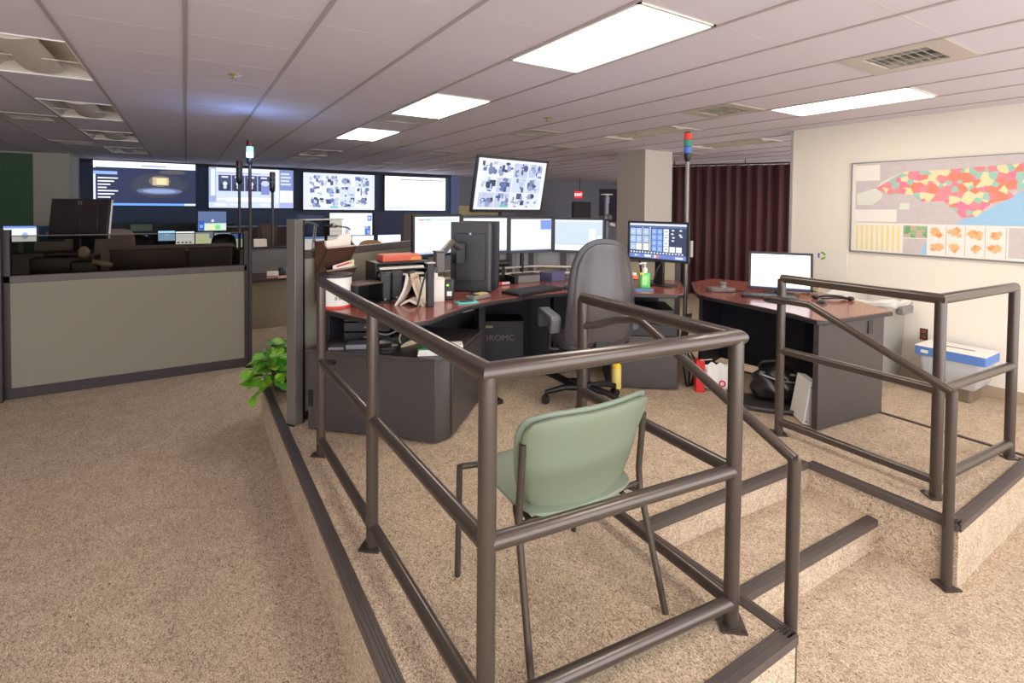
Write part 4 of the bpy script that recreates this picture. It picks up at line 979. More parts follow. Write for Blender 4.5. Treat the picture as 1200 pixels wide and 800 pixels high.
panel(lg(4.38,1.74), lg(4.62,2.4), 0.01, TZ-P-0.04, 0.03, 'dark_backing', M_UND, t); panel(lg(4.62,2.4), lg(4.55,3.2), 0.01, TZ-P-0.04, 0.03, 'dark_backing', M_UND, t)  # dark panels added so the space under the desk stays dark
panel(lg(4.55,3.2), lg(4.0,3.03), 0.01, TZ-P-0.04, 0.03, 'far_end_panel', M_UND, t)
# ------------------------------------------------------------------ monitors on the main desk
def span_monitor(label, a, b, zb, h, content, tilt=0, **k):
    ax, ay = a; bx_, by_ = b; w = sqrt((bx_-ax)**2+(by_-ay)**2)
    return monitor(label, ((ax+bx_)/2,(ay+by_)/2,zb+h/2), atan2(by_-ay,bx_-ax), w-0.004, h, content, tilt=tilt, **k)
g_ = 'row of four monitors above the main desk'
span_monitor('leftmost of the four bright monitors, white page with a thin coloured bar', (1.52,3.87), (2.01,3.99), 1.40, 0.345, c_plain(1), stand='arm', drop=0.28, group=g_)
span_monitor('second of the four bright monitors, partly hidden by the portrait monitors', (2.015,3.99), (2.49,3.975), 1.395, 0.335, c_plain(2), stand='arm', drop=0.275, group=g_)
span_monitor('third of the four bright monitors, with a blue block at its upper right', (2.495,3.975), (2.985,3.96), 1.39, 0.33, c_plain(3), stand='arm', drop=0.27, group=g_)
span_monitor('rightmost of the four bright monitors, pale blue picture, beside the tall chair', (2.99,3.955), (3.33,3.60), 1.385, 0.33, c_plain(4), stand='arm', drop=0.265, group=g_)
t = span_monitor('large tilted display of black and white camera views above the desk monitors', (2.285,4.27), (3.225,4.43), 1.76, 0.545, c_cctv(True), tilt=radians(11), stand='arm', drop=0.64, name='camera_display', cat='screen', bez=0.022, k=0.88)
t = span_monitor('monitor full of blue and white buttons right of the tall chair', (3.48,3.44), (3.61,2.86), 1.345, 0.35, c_radio(), stand=None, drop=0.225, k=1.0)
MB().box(-0.04,0.04,0.03,0.07,0.0,0.42).build('neck', M_BLACKM, t, bevel=0.004)
MB().prism(rrect(-0.13,0.13,-0.02,0.16,0.03),0,0.012).build('foot', M_BLACK, t, bevel=0.003)
MB().tube(smooth_path([(-0.2,0.03,0.25),(-0.2,0.07,0.1),(-0.22,0.1,0.02)],5),0.008,8).build('cable', M_BLACK, t)
MB().tube(smooth_path([(0.03,0.03,0.22),(0.0,-0.01,0.13),(-0.03,0.0,0.03)],5),0.006,8).build('cable', M_BLACK, t)
MB().box(0.285,0.31,0.02,0.05,0.28,0.42).build('side_mount', M_LGREY, t, bevel=0.003)
span_monitor('monitor with blank white page on the right side desk', (4.22,2.70), (4.48,2.28), 1.115, 0.325, [(0,0,1,1,(255,255,255)),(0,0.92,1,0.96,(214,224,245)),(0,0,1,0.03,(170,190,235))], tilt=radians(-10), stand='foot', drop=0.045, k=1.6)
# portrait monitors seen from behind
m1 = monitor('front one of two dark portrait monitors seen from behind on a desk arm', (1.965,3.70,1.405), radians(180-40), 0.335, 0.56, [(0,0,1,1,(90,110,150))], stand=None, drop=0.0, bez=0.014)
o = MB().cyl((0,0,0),(0,0,0.002),0.011,20).build('round_logo', mat('logo_blue',(110,140,190),0.4), m1); o.location = (0.0,0.0455,0.47); o.rotation_euler = (-pi/2,0,0)
text('logo_lettering', 'hp', 0.014, M_WHITE, o, (0,0,0.002), (0,0,pi))
MB().box(-0.167,-0.145,0.02,0.034,0.01,0.55).build('side_strip', mat('strip_grey',(92,92,88),0.5), m1)
m2 = monitor('rear one of two portrait monitors seen from behind, standing on a black base', (2.085,3.785,1.41), radians(180-40), 0.335, 0.56, [(0,0,1,1,(90,110,150))], stand=None, drop=0.285-0.28, bez=0.014)
for q_ in (m1,): MB().box(-0.06,0.06,-0.06,0.02,-0.0,-0.0+0.002).build('bottom_clip', M_BLACK, q_)
t = thing('monitor_arm', 'black desk pole with arm holding the portrait monitors', 'monitor arm', (1.415, 3.27, DZ))
MB().box(-0.025,0.025,-0.02,0.02,0,0.30).build('pole', M_BLACKM, t, bevel=0.004); MB().box(-0.03,0.03,-0.025,0.025,0.30,0.308).build('pole_cap', M_LGREY, t)
MB().tube(smooth_path([(-0.01,-0.01,0.29),(-0.05,0.0,0.17),(-0.09,-0.01,0.03),(-0.1,-0.0,0.008)],5),0.007,8).build('cable', M_BLACK, t)
MB().tube(smooth_path([(0.02,0.0,0.29),(0.05,0.03,0.2),(0.02,0.02,0.15),(-0.06,0.01,0.06)],5),0.003,8).build('cable', M_WHITE, t)
MB().box(0.08,0.145,0.07,0.13,0.22,0.365).box(0.075,0.15,0.065,0.135,0.365,0.375).build('arm_hub', mat('hub_grey',(84,80,78),0.4), t, bevel=0.008)
MB().tube([(0.02,0.02,0.24),(0.10,0.10,0.25)],0.02,10).tube([(0.12,0.10,0.34),(0.28,0.24,0.42),(0.42,0.39,0.36)],0.025,12).build('arm', mat('hub_grey',(84,80,78),0.4), t)
MB().box(0.38,0.46,0.36,0.44,0.24,0.40).tube([(0.45,0.42,0.36),(0.53,0.47,0.36)],0.02,10).build('mount_plate', M_BLACKM, t, bevel=0.004)
t = thing('docking_base', 'round black base below the portrait monitors', 'stand', (2.08, 3.70, DZ)); MB().lathe([(0,0),(0.085,0),(0.085,0.008),(0.03,0.018),(0.02,0.02),(0.02,0.03),(0,0.03)],sx=1.1).build('disc', M_BLACK, t); MB().box(0.02,0.06,-0.02,0.0,0.01,0.16).build('upright', M_LGREY, t, bevel=0.003)
# ------------------------------------------------------------------ things on the main desk
t = thing('keyboard', 'black keyboard near the front edge of the main desk', 'keyboard', (2.40, 3.44, DZ), radians(12))
MB().prism(rrect(-0.26,0.26,-0.11,0.11,0.02),0,0.022).build('base', M_BLACK, t, bevel=0.003)
m = MB()
for r_ in range(5):
    for c_i in range(17): m.box(-0.235+0.0278*c_i,-0.212+0.0278*c_i,-0.085+0.034*r_,-0.057+0.034*r_,0.022,0.028)
m.build('keys', mat('key_black',(46,46,50),0.5), t, bevel=0)
t = thing('computer_mouse', 'dark mouse right of the keyboard, next to the tall chair', 'mouse', (2.74, 3.42, DZ)); MB().ball((0,0,0.0),0.035,0.055,0.034).build('shell', M_MON, t)
t = thing('calculator', 'grey desk phone handset base with yellow strip near the phone in teal case', 'calculator', (1.86, 3.39, DZ), radians(20))
MB().prism(rrect(-0.095,0.095,-0.05,0.05,0.02),0,0.032).build('body', mat('calc_grey',(124,118,112),0.5), t, bevel=0.008); 
m = MB()
for q in range(4): m.box(-0.01+0.024*q,0.008+0.024*q,-0.03,0.035,0.032,0.037)
m.build('buttons', mat('calc_yellow',(222,208,130),0.5), t); MB().box(-0.08,-0.03,-0.03,0.03,0.032,0.034).build('display', M_CHAR2, t)
t['label'] = 'grey calculator with yellow buttons behind the teal phone'
t = thing('mobile_phone', 'phone in a teal case lying at the front edge of the main desk', 'phone', (1.70, 3.27, DZ), radians(-8))
MB().prism(rrect(-0.08,0.08,-0.042,0.042,0.012),0,0.011).build('case', mat('teal',(84,190,186),0.4), t, bevel=0.002); MB().prism(rrect(-0.05,0.055,-0.022,0.022,0.004),0.011,0.013).build('screen', mat('teal_dark',(50,60,80),0.15), t)
t = thing('folded_booklet', 'cream booklet standing open like a tent on the main desk', 'booklet', (1.335, 3.40, DZ), radians(-42))
def leaf(sgn, bow):
    pr = []
    for q in range(9):
        f = q/8; pr.append((sgn*(0.005+0.085*f + bow*sin(pi*f)), 0.225*(1-f)))
    out = [(x+sgn*0.02, z*0.985) for x, z in pr]
    return pr + out[::-1]
MB().prism_y(leaf(-1,-0.02),-0.05,0.06).build('cover', M_PAPER, t); MB().prism_y(leaf(1,-0.015),-0.05,0.06).build('cover', mat('cream_paper',(222,206,178),0.9), t)
MB().prism_y([(-0.07,0.004),(-0.03,0.035),(0.0,0.045),(0.04,0.035),(0.075,0.004),(0.07,0.0),(0.0,0.03),(-0.065,0.0)],-0.045,0.055).build('inner_leaf', M_PAPER, t)
MB().obox((-0.003,0.0,0.218),(0.03,0.10,0.03)).build('binder_clip', M_BLACK, t, bevel=0.006); MB().obox((0.022,0.0,0.18),(0.012,0.10,0.035),(0,0.3,0)).build('red_tab', mat('salmon',(222,120,100),0.7), t)
def spk(label, x, y, rz):
    t = thing('computer_speaker', label, 'speaker', (x, y, DZ), rz, 'pair of slim black desk speakers')
    MB().prism([(-0.035,-0.04),(0.035,-0.04),(0.045,0.04),(-0.045,0.04)],0.012,0.21).build('cabinet', mat('speaker_grey',(48,50,58),0.4), t, bevel=0.006)
    MB().prism(rrect(-0.04,0.04,-0.06,0.04,0.01),0,0.012).build('foot', M_BLACK, t, bevel=0.003); MB().obox((0,-0.042,0.11),(0.055,0.004,0.17)).build('grille', M_BLACK, t)
    MB().ball((0,-0.052,0.02),0.01,0.008,0.01).build('knob', M_SILV, t)
spk('left one of two slim black speakers beside the cream booklet', 1.22, 3.62, radians(-20)); spk('right one of two slim black speakers beside the cream booklet', 1.32, 3.66, radians(-20))
t = thing('desk_organizer', 'dark desktop shelf with trays behind the slim speakers', 'organizer', (1.36, 3.80, DZ), radians(0))
MB().box(-0.19,0.24,-0.1,0.14,0.26,0.272).box(-0.19,-0.178,-0.1,0.14,0,0.26).box(0.228,0.24,-0.1,0.14,0,0.26).box(-0.19,0.24,0.13,0.14,0,0.26).build('frame', M_BLACK, t)
for z in (0.08, 0.16, 0.21): MB().box(-0.178,0.228,-0.09,0.12,z,z+0.008).build('tray', M_CHAR2, t)
MB().box(-0.15,0.2,-0.08,0.1,0.168,0.18).box(-0.15,0.2,-0.08,0.1,0.218,0.235).build('papers', M_PAPER, t)
t = thing('notepad', 'salmon coloured pads on top of the desktop shelf', 'notepad', (1.37, 3.82, DZ+0.2725), radians(0)); MB().box(-0.13,0.17,-0.08,0.08,0,0.045).build('pad', mat('salmon2',(214,104,84),0.7), t, bevel=0.003)
MB().box(0.09,0.175,-0.085,0.08,0.005,0.03).build('orange_pad', mat('orange_pad',(222,150,84),0.7), t); MB().box(-0.12,0.16,-0.075,0.075,0.045,0.05).build('top_sheet', mat('salmon3',(226,150,128),0.8), t)
t = thing('paper_tray', 'dark brown low box left of the slim speakers', 'box', (1.06, 3.62, DZ), radians(20)); MB().box(-0.11,0.11,-0.08,0.08,0,0.012).box(-0.11,-0.1,-0.08,0.08,0,0.14).box(0.1,0.11,-0.08,0.08,0,0.14).box(-0.11,0.11,0.07,0.08,0,0.14).build('shell', M_BLACK, t)
MB().box(-0.115,0.115,-0.085,0.085,0.14,0.152).build('lid', mat('brown_lid',(92,72,66),0.45), t, bevel=0.002)
t = thing('tissue_box', 'white tissue box behind the monitor arm pole', 'box', (1.52, 3.47, DZ), radians(-20)); MB().box(-0.085,0.085,-0.06,0.06,0,0.17).build('carton', M_WHITE, t, bevel=0.004)
m = MB(); m.add([(-0.05,-0.01,0.17),(0.04,-0.01,0.17),(0.035,0.02,0.17),(-0.04,0.03,0.17),(-0.03,0.0,0.25),(0.03,-0.01,0.28),(0.045,0.01,0.24),(-0.045,0.02,0.21)],[(0,1,5,4),(1,2,6,5),(2,3,7,6),(3,0,4,7),(4,5,6,7)]); m.build('tissue', M_PAPER, t, bevel=0.004)
t = thing('card_reader', 'small dark charger with green light and white label right of the pole', 'charger', (1.66, 3.47, DZ), radians(-30)); MB().box(-0.035,0.035,-0.04,0.04,0,0.15).build('body', M_MON, t, bevel=0.012); MB().box(-0.015,0.02,-0.043,-0.04,0.03,0.065).build('white_label', M_WHITE, t); MB().ball((-0.01,-0.041,0.11),0.01,0.004,0.008).build('green_light', emit((150,230,40),1.5), t)
t = thing('radio_box', 'black equipment strip with white knobs under the portrait monitors', 'electronics', (1.93, 3.86, DZ), radians(-25)); MB().box(-0.22,0.18,-0.05,0.1,0,0.075).build('case', M_BLACK, t, bevel=0.004)
m = MB()
for q in range(5): m.ball((-0.08+0.035*q,-0.052,0.045),0.012,0.006,0.014)
m.build('knobs', M_WHITE, t); MB().box(-0.2,0.16,-0.04,0.09,0.075,0.083).build('paper_on_top', mat('yellow_paper',(226,206,140),0.8), t)
t = thing('cup_holder', 'small black grommet disc in the desktop beside the calculator', 'disc', (1.96, 3.60, DZ)); MB().lathe([(0,0),(0.05,0),(0.05,0.003),(0,0.004)]).build('disc', M_CHAR2, t)
t = thing('sound_bar', 'black speaker bar lying on the rail below the third monitor', 'speaker', (2.42, 4.05, DZ+0.142)); MB().cyl((-0.16,0,0.03),(0.12,0,0.03),0.032,16).build('bar', M_BLACK, t, bevel=0.006); MB().cyl((-0.166,0,0.03),(-0.16,0,0.03),0.022,16).build('end_cap', M_SILV, t)
MB().box(-0.1,-0.08,-0.01,0.01,-0.14,0.0).box(0.06,0.08,-0.01,0.01,-0.14,0.0).build('stand', M_BLACK, t)
t = thing('paper_tray', 'black open paper tray with red tag behind the keyboard', 'tray', (2.38, 3.93, DZ)); MB().box(-0.11,0.11,-0.09,0.09,0,0.006).box(-0.11,-0.1,-0.09,0.09,0,0.07).box(0.1,0.11,-0.09,0.09,0,0.07).box(-0.11,0.11,0.08,0.09,0,0.07).build('tray', M_BLACK, t)
MB().box(-0.09,0.04,-0.085,-0.065,0.006,0.03).build('red_tag', mat('red_tag',(220,60,60),0.5), t); MB().box(-0.03,0.05,-0.086,-0.08,0.01,0.028).build('white_tag', M_WHITE, t)
t = thing('paper_box', 'grey box on the desktop behind the keyboard', 'box', (2.66, 3.93, DZ)); MB().box(-0.12,0.12,-0.06,0.06,0,0.07).build('box', mat('mid_grey',(128,124,122),0.6), t, bevel=0.004); MB().box(-0.125,0.125,-0.065,0.065,0.07,0.078).build('lid', M_CHAR2, t)
t = thing('storage_box', 'dark blue box standing behind the keyboard, near the tall chair', 'box', (2.93, 3.88, DZ)); MB().box(-0.11,0.11,-0.06,0.06,0,0.085).build('box', mat('slate_blue',(92,94,128),0.5), t, bevel=0.004); MB().box(-0.11,-0.05,-0.062,-0.06,0,0.085).build('navy_side', mat('navy_ink',(44,36,74),0.5), t)
t = thing('security_camera', 'dark camera on a short post at the right end of the monitor row', 'camera', (3.46, 3.72, DZ)); MB().cyl((0,0,0),(0,0,0.82),0.02,12).box(-0.03,0.03,-0.03,0.03,0,0.02).build('post', mat('post_slate',(96,96,104),0.4,0.3), t)
MB().box(-0.05,0.05,-0.03,0.03,0.82,0.83).build('post_cap', M_LGREY, t); MB().obox((-0.06,-0.03,0.60),(0.12,0.07,0.035),(0,0,0.5)).ball((0.0,-0.03,0.60),0.035).build('camera_head', M_CHAR, t, bevel=0.004); MB().obox((0.06,0.0,0.53),(0.09,0.05,0.03),(0,0.2,0.3)).build('clamp', M_SILV, t, bevel=0.004)
t = thing('hand_sanitizer', 'green hand sanitizer pump bottle on the right wing of the main desk', 'bottle', (3.36, 3.12, DZ), radians(-30))
MB().prism(rrect(-0.045,0.045,-0.028,0.028,0.02),0,0.135).build('bottle', mat('green_gel',(96,206,110),0.15), t, bevel=0.012, bseg=3); MB().box(-0.03,0.012,-0.0295,-0.028,0.03,0.11).build('label_sticker', mat('label_green',(170,220,150),0.5), t)
MB().lathe([(0.02,0.133),(0.022,0.16),(0.018,0.175),(0.006,0.18),(0.006,0.215)]).tube([(0.012,0,0.218),(-0.02,0,0.218),(-0.05,0,0.212)],0.007,8).build('pump', M_WHITE, t); MB().box(-0.05,-0.02,-0.03,-0.026,0.12,0.14).build('yellow_tag', mat('tag_yellow',(230,200,60),0.5), t)
t = thing('notepad', 'small blue and white pad under the green sanitizer bottle', 'notepad', (3.28, 3.05, DZ), radians(-20)); MB().box(-0.1,0.06,-0.05,0.03,0,0.012).build('pad', mat('blue_pad',(90,130,180),0.6), t)
lathe_thing('marker_cup', 'small orange and white pot left of the green sanitizer bottle', 'pot', (3.24, 3.13, DZ), [('pot',[(0,0),(0.03,0.002),(0.03,0.08),(0.02,0.09)],mat('pot_dark',(96,70,60),0.5)),('lid',[(0,0.09),(0.032,0.09),(0.032,0.12),(0,0.122)],mat('pot_orange',(230,110,70),0.5)),('cap',[(0,0.122),(0.02,0.122),(0.02,0.14),(0,0.142)],M_WHITE)])
# bucket, wall files
t = thing('bucket', 'white plastic bucket with green print and red base at the left end of the desk', 'bucket', (0.865, 3.62, DZ), radians(-18))
MB().lathe([(0,0.012),(0.102,0.012),(0.108,0.20),(0.110,0.20),(0.110,0.21),(0.108,0.21)],seg=28).build('body', M_WHITE, t); MB().lathe([(0,0),(0.108,0),(0.108,0.014),(0.104,0.014)],seg=28).build('red_base', mat('bucket_red',(220,70,50),0.5), t)
MB().lathe([(0.117,0.205),(0.117,0.222),(0,0.226)],seg=28).build('lid', M_MON, t)
text('lettering', 'B DONE', 0.034, mat('ink_green',(96,120,76),0.6), t, (0.060,-0.096,0.070), (pi/2,0,0.56), depth=0.002)
t = thing('file_holder', 'brown wall file holder with white papers on the diagonal partition', 'file holder', (0.87, 3.875, 1.14), atan2(0.56,0.83))
M_SMK = mat('smoked_brown',(84,58,50),0.3)
def pocket(y, z, h, w):
    m = MB(); m.prism_x([(y,z),(y-0.02,z),(y-0.11,z+h*0.9),(y-0.10,z+h*0.95),(y-0.02,z+0.02),(y,z+0.03)],-w/2,w/2)
    m.prism_x([(y,z),(y-0.02,z),(y-0.11,z+h*0.9),(y-0.05,z+h*1.15),(y,z+h*1.15)],-w/2,-w/2+0.006); m.prism_x([(y,z),(y-0.02,z),(y-0.11,z+h*0.9),(y-0.05,z+h*1.15),(y,z+h*1.15)],w/2-0.006,w/2)
    return m
for z in (0.04, 0.20): pocket(-0.03, z, 0.19, 0.30).build('pocket', M_SMK, t)
MB().box(-0.15,0.15,-0.035,-0.026,0.0,0.42).build('back_plate', M_SMK, t)
MB().prism_y([(-0.10,0.30),(0.14,0.34),(0.15,0.47),(0.03,0.455),(0.0,0.43),(-0.11,0.42)],-0.09,-0.075).build('papers', M_PAPER, t)
q = MB().obox((0.03,-0.125,0.235),(0.22,0.004,0.05),(0.1,-0.12,0)).build('form_sheet', M_PAPER, t); MB().obox((0.03,-0.128,0.245),(0.15,0.002,0.012),(0.1,-0.12,0)).build('red_line', mat('red_ink',(200,60,60),0.6), q); MB().obox((0.10,-0.128,0.25),(0.03,0.003,0.015),(0.1,-0.12,0)).build('yellow_mark', mat('tag_yellow',(230,200,60),0.5), q)
# on the cabinet
cz = P+0.547
t = thing('envelope_stack', 'stack of white and green envelopes on the charcoal cabinet', 'papers', (1.35, 3.06, cz), radians(-22))
M_GRN = mat('leaf_green',(40,140,84),0.6)
for q in range(5): MB().obox((0.002*q,0.003*(q%2),0.006+0.0095*q),(0.20,0.12,0.008),(0,0,0.04*(q%2))).build('envelope', M_WHITE if q < 4 else M_GRN, t)
MB().obox((-0.01,0.0,0.0495),(0.05,0.035,0.003),(0,0,0.6)).build('yellow_emblem', mat('tag_yellow',(230,200,60),0.5), t); MB().box(-0.06,0.2,0.07,0.16,0.0,0.03).build('white_envelope', M_WHITE, t)
MB().box(0.07,0.103,-0.062,0.062,0.003,0.046).build('green_edge', M_GRN, t)
t = thing('magazine_stack', 'books with green and blue cover behind the envelopes', 'books', (1.27, 3.40, cz), radians(18)); MB().box(-0.13,0.13,-0.09,0.09,0,0.03).build('pages', mat('cream_paper',(222,206,178),0.9), t, bevel=0.003); MB().box(-0.11,0.13,-0.08,0.08,0.03,0.035).build('cover', mat('cover_blue',(90,120,130),0.5), t); MB().box(-0.07,0.03,-0.05,0.05,0.035,0.037).build('cover_picture', mat('cover_green',(130,150,90),0.5), t)
t = thing('cable_coil', 'coil of black cable on the charcoal cabinet', 'cable', (1.12, 3.27, cz)); pts = []
for q in range(80): a = q*2*pi/16; pts.append((0.08*cos(a)+0.003*sin(q*1.7), 0.06*sin(a), 0.007+0.006*int(q/16)+0.002*sin(q)))
MB().tube(pts,0.006,8).build('cable', M_BLACK, t); MB().tube(smooth_path([(0.08,0,0.02),(0.16,0.03,0.05),(0.15,0.1,0.02),(0.2,0.12,0.007)],6),0.005,8).build('plug_lead', M_BLACK, t)
t = thing('media_player', 'small silver box on the charcoal cabinet behind the railing posts', 'electronics', (0.99, 3.44, cz), radians(-25)); MB().box(-0.09,0.09,-0.06,0.06,0,0.035).build('case', mat('silver_blue',(128,130,138),0.35,0.4), t, bevel=0.004); MB().box(-0.2,-0.1,-0.06,0.04,0,0.02).build('side_unit', M_GREYP, t, bevel=0.004)
t = thing('equipment_rack', 'black equipment rack under the left end of the desk', 'electronics', (1.10, 3.62, cz), radians(-30))
for q in range(3): 
    MB().box(-0.16,0.16,-0.06,0.1,0.0+0.07*q,0.062+0.07*q).build('unit', M_BLACK, t, bevel=0.003); MB().box(-0.02,0.02,-0.063,-0.06,0.025+0.07*q,0.038+0.07*q).build('badge', M_GREYP, t)
# ------------------------------------------------------------------ things on the side desk
t = thing('conference_phone', 'grey speakerphone on the left end of the side desk', 'telephone', (4.08, 2.88, TZ), radians(-35))
MB().prism(rrect(-0.12,0.12,-0.07,0.07,0.05,6),0,0.035).build('body', mat('phone_grey',(112,106,104),0.45), t, bevel=0.01, bseg=3); MB().lathe([(0.03,0.033),(0.028,0.05),(0.022,0.055),(0.03,0.07),(0.03,0.082),(0,0.086)],(0.02,0,0)).build('speaker_top', mat('phone_grey2',(134,128,124),0.45), t)
m = MB()
for q in range(5): m.box(-0.095+0.02*q,-0.083+0.02*q,-0.06,-0.02,0.034,0.038)
m.build('buttons', mat('dusty_pink',(196,150,144),0.5), t)
MB().tube(smooth_path([(0.11,0.02,0.02),(0.17,0.0,0.006),(0.22,0.03,0.006)],5),0.005,8).build('cord', M_BLACK, t)
def kb(label, x, y, rz):
    t = thing('keyboard', label, 'keyboard', (x, y, TZ), rz)
    MB().prism(rrect(-0.21,0.21,-0.075,0.075,0.015),0,0.02).build('base', M_BLACK, t, bevel=0.003); m = MB()
    for r_ in range(5):
        for c_i in range(15): m.box(-0.195+0.026*c_i,-0.174+0.026*c_i,-0.062+0.026*r_,-0.04+0.026*r_,0.02,0.026)
    m.build('keys', mat('key_grey',(84,84,86),0.5), t)
kb('dark keyboard below the monitor on the side desk', 4.14, 2.46, radians(-56))
t = thing('computer_mouse', 'dark mouse on the side desk behind the railing post', 'mouse', (4.27, 2.10, TZ), radians(-40)); MB().ball((0,0,0),0.035,0.055,0.032).build('shell', M_MON, t)
t = thing('headset', 'black headset lying on the side desk beside the monitor', 'headset', (4.52, 2.14, TZ), radians(-35))
MB().tube(smooth_path([(-0.12,0.03,0.015),(-0.04,0.02,0.03),(0.05,-0.01,0.03),(0.12,-0.03,0.012)],5),0.011,8,).tube(smooth_path([(-0.1,-0.02,0.012),(0,-0.03,0.02),(0.12,0.02,0.012)],5),0.008,8).build('headband', M_BLACK, t)
MB().ball((0.13,-0.03,0.018),0.028,0.028,0.018).ball((-0.12,0.03,0.018),0.03,0.03,0.018).build('ear_pads', M_BLACK, t)
t = thing('paper_bag', 'tan paper bag slumped behind the headset on the side desk', 'bag', (4.72, 2.45, TZ), radians(-40)); 
def bagf(u, v, s):
    a, b = sq(u, v, 4); e = max(abs(u), abs(v)); return (a*0.14+0.008*sin(9*b), b*0.08+0.006*sin(11*a), 0.065+(0.05+0.012*sin(7*a+3*b))*(1-e**8)*(1 if s > 0 else -0.9))
vs, fs = cushion(bagf, 12, 8); MB().add(vs, fs).build('bag', mat('tan_bag',(190,176,148),0.8), t)
# ------------------------------------------------------------------ under the side desk
t = thing('handbag', 'black leather handbag with metal buckles on the floor under the side desk', 'bag', (3.86, 2.22, P), radians(-50))
def hb(u, v, s):
    a, b = sq(u, v, 3.2); e = max(abs(u), abs(v)); h = (b+1)/2
    return (a*(0.20-0.03*h)+0.01*sin(8*b), (0.10*(1-0.6*h)*(1-e**5)+0.01)*s+0.012*sin(6*a+4*b), 0.02+0.27*h-0.03*a*a*h)
M_BAG = mat('bag_leather', (36, 33, 34), 0.25, bump=0.3, nscale=14)
vs, fs = cushion(hb, 16, 12); MB().add(vs, fs).build('body', M_BAG, t, sub=1)
MB().tube(smooth_path([(-0.12,-0.03,0.24),(-0.12,-0.06,0.32),(0,-0.07,0.35),(0.12,-0.05,0.31),(0.12,-0.02,0.24)],5),0.011,8).build('handle', M_BAG, t)
m = MB()
for x in (-0.11, 0.0, 0.10): m.lathe([(0.012,0),(0.02,0),(0.02,0.006),(0.012,0.006)],(x,-0.07,0.25),12)
m.tube(smooth_path([(-0.12,-0.085,0.24),(0.0,-0.1,0.21),(0.11,-0.085,0.2)],5),0.006,8).build('buckles', M_SILV, t)
t = thing('serving_tray', 'curved dark plastic mat edge under the handbag', 'mat', (3.80, 2.18, P), radians(-50)); MB().prism(rrect(-0.34,0.30,-0.16,0.2,0.12,6),0,0.012).build('mat', M_CHAR, t, bevel=0.003); MB().tube(smooth_path([(-0.34,-0.05,0.02),(-0.2,-0.16,0.025),(0.1,-0.17,0.03),(0.3,-0.12,0.04)],6),0.014,10).build('rolled_rim', M_CHAR, t)
t['label'] = 'dark plastic mat with rolled rim under the handbag'; t['category'] = 'mat'
t = thing('shopping_bag', 'white plastic bag with red ring print under the side desk', 'bag', (3.70, 2.62, P), radians(-40))
def wb(u, v, s):
    a, b = sq(u, v, 4); e = max(abs(u), abs(v)); h = (b+1)/2; return (a*(0.12+0.01*sin(7*h)), (0.05*(1-e**6)*(1-0.5*h)+0.006)*s+0.008*sin(9*a), 0.01+0.22*h+0.01*sin(12*a)*h)
vs, fs = cushion(wb, 14, 12); MB().add(vs, fs).build('bag', M_WHITE, t)
m = MB().ring(0.016,0.028,0.002); o = m.build('red_ring', mat('print_red',(214,50,50),0.5), t); o.location = (0.02,-0.055,0.08); o.rotation_euler = (pi/2,0,0)
t = thing('gift_box', 'upright bright red box beside the white plastic bag', 'box', (3.565, 2.70, P), radians(-35)); MB().box(-0.035,0.035,-0.03,0.03,0,0.26).build('box', mat('bright_red',(204,36,34),0.5), t, bevel=0.003); MB().tube([(0.0,-0.02,0.262),(0.05,-0.03,0.27),(0.09,-0.03,0.275)],0.003,6).build('ribbon', M_WHITE, t)
t = thing('cable_bundle', 'tangle of black cables beside the pedestal, behind the red box', 'cable', (3.62, 2.88, P)); m = MB()
for q in range(4): m.tube(smooth_path([(0.02*q,0.0,0.6),(0.03*q-0.05,0.02,0.35),(0.04*q-0.02,-0.02*q,0.12),(0.03*q-0.06,-0.06,0.012),(0.05*q,-0.05,0.012)],5),0.008,8)
m.build('cables', M_BLACK, t)
t = thing('yellow_canister', 'yellow wipes canister on the floor left of the pedestal', 'canister', (3.03, 3.11, P)); MB().lathe([(0,0),(0.04,0),(0.042,0.02),(0.042,0.17),(0.038,0.175)]).build('body', mat('pale_yellow',(226,204,110),0.5), t); MB().lathe([(0.04,0.172),(0.042,0.19),(0.03,0.21),(0,0.212)]).build('lid', mat('lid_yellow',(236,196,40),0.5), t)
t = thing('ring_binder', 'white ring binder leaning on the inside of the side desk end panel', 'binder', (3.725, 1.935, P), radians(-40))
MB().obox((0,0,0.155),(0.06,0.22,0.30),(0,0.16,0)).build('cover', M_WHITE, t, bevel=0.004); MB().obox((0.004,0,0.157),(0.046,0.224,0.285),(0,0.16,0)).build('pages', mat('page_grey',(206,200,200),0.9), t)
m = MB().cyl((0.0,-0.111,0.27),(0.0,-0.1125,0.27),0.006,10).cyl((-0.03,-0.111,0.03),(-0.03,-0.1125,0.03),0.006,10); m.build('rivets', M_GREYP, t)
# ------------------------------------------------------------------ bin, tote, poster, outlet by the wall
t = thing('waste_bin', 'tall grey waste bin lined with a clear bag behind the side desk', 'bin', (6.27, 2.62, 0), radians(0))
def rect_loft(levels, sx_, m, name, th=0):
    vs = []; fs = []; base = rrect(-0.5,0.5,-0.5,0.5,0.08,4); n = len(base)
    for w, d, z in levels: vs += [(x*w, y*d, z) for x, y in base]
    for i in range(len(levels)-1):
        for k in range(n): k2 = (k+1)%n; fs.append((i*n+k, i*n+k2, (i+1)*n+k2, (i+1)*n+k))
    fs.append(tuple(range(n))[::-1])
    return MB().add(vs, fs)
rect_loft([(0.46,0.46,0.0),(0.50,0.50,0.10),(0.55,0.56,0.74),(0.62,0.64,0.75),(0.63,0.66,0.84),(0.60,0.62,0.84),(0.53,0.54,0.72)],1,None,None).build('body', mat('bin_grey',(150,148,140),0.5), t)
for s in (-1,1): MB().prism_y([(-0.12,0.75),(0.12,0.75),(0.13,0.83),(-0.13,0.83)], s*0.36-0.03, s*0.36+0.03).build('handle', mat('handle_grey',(122,120,116),0.5), t, bevel=0.01)
n = 64; vs = []; rb2 = random.Random(5)
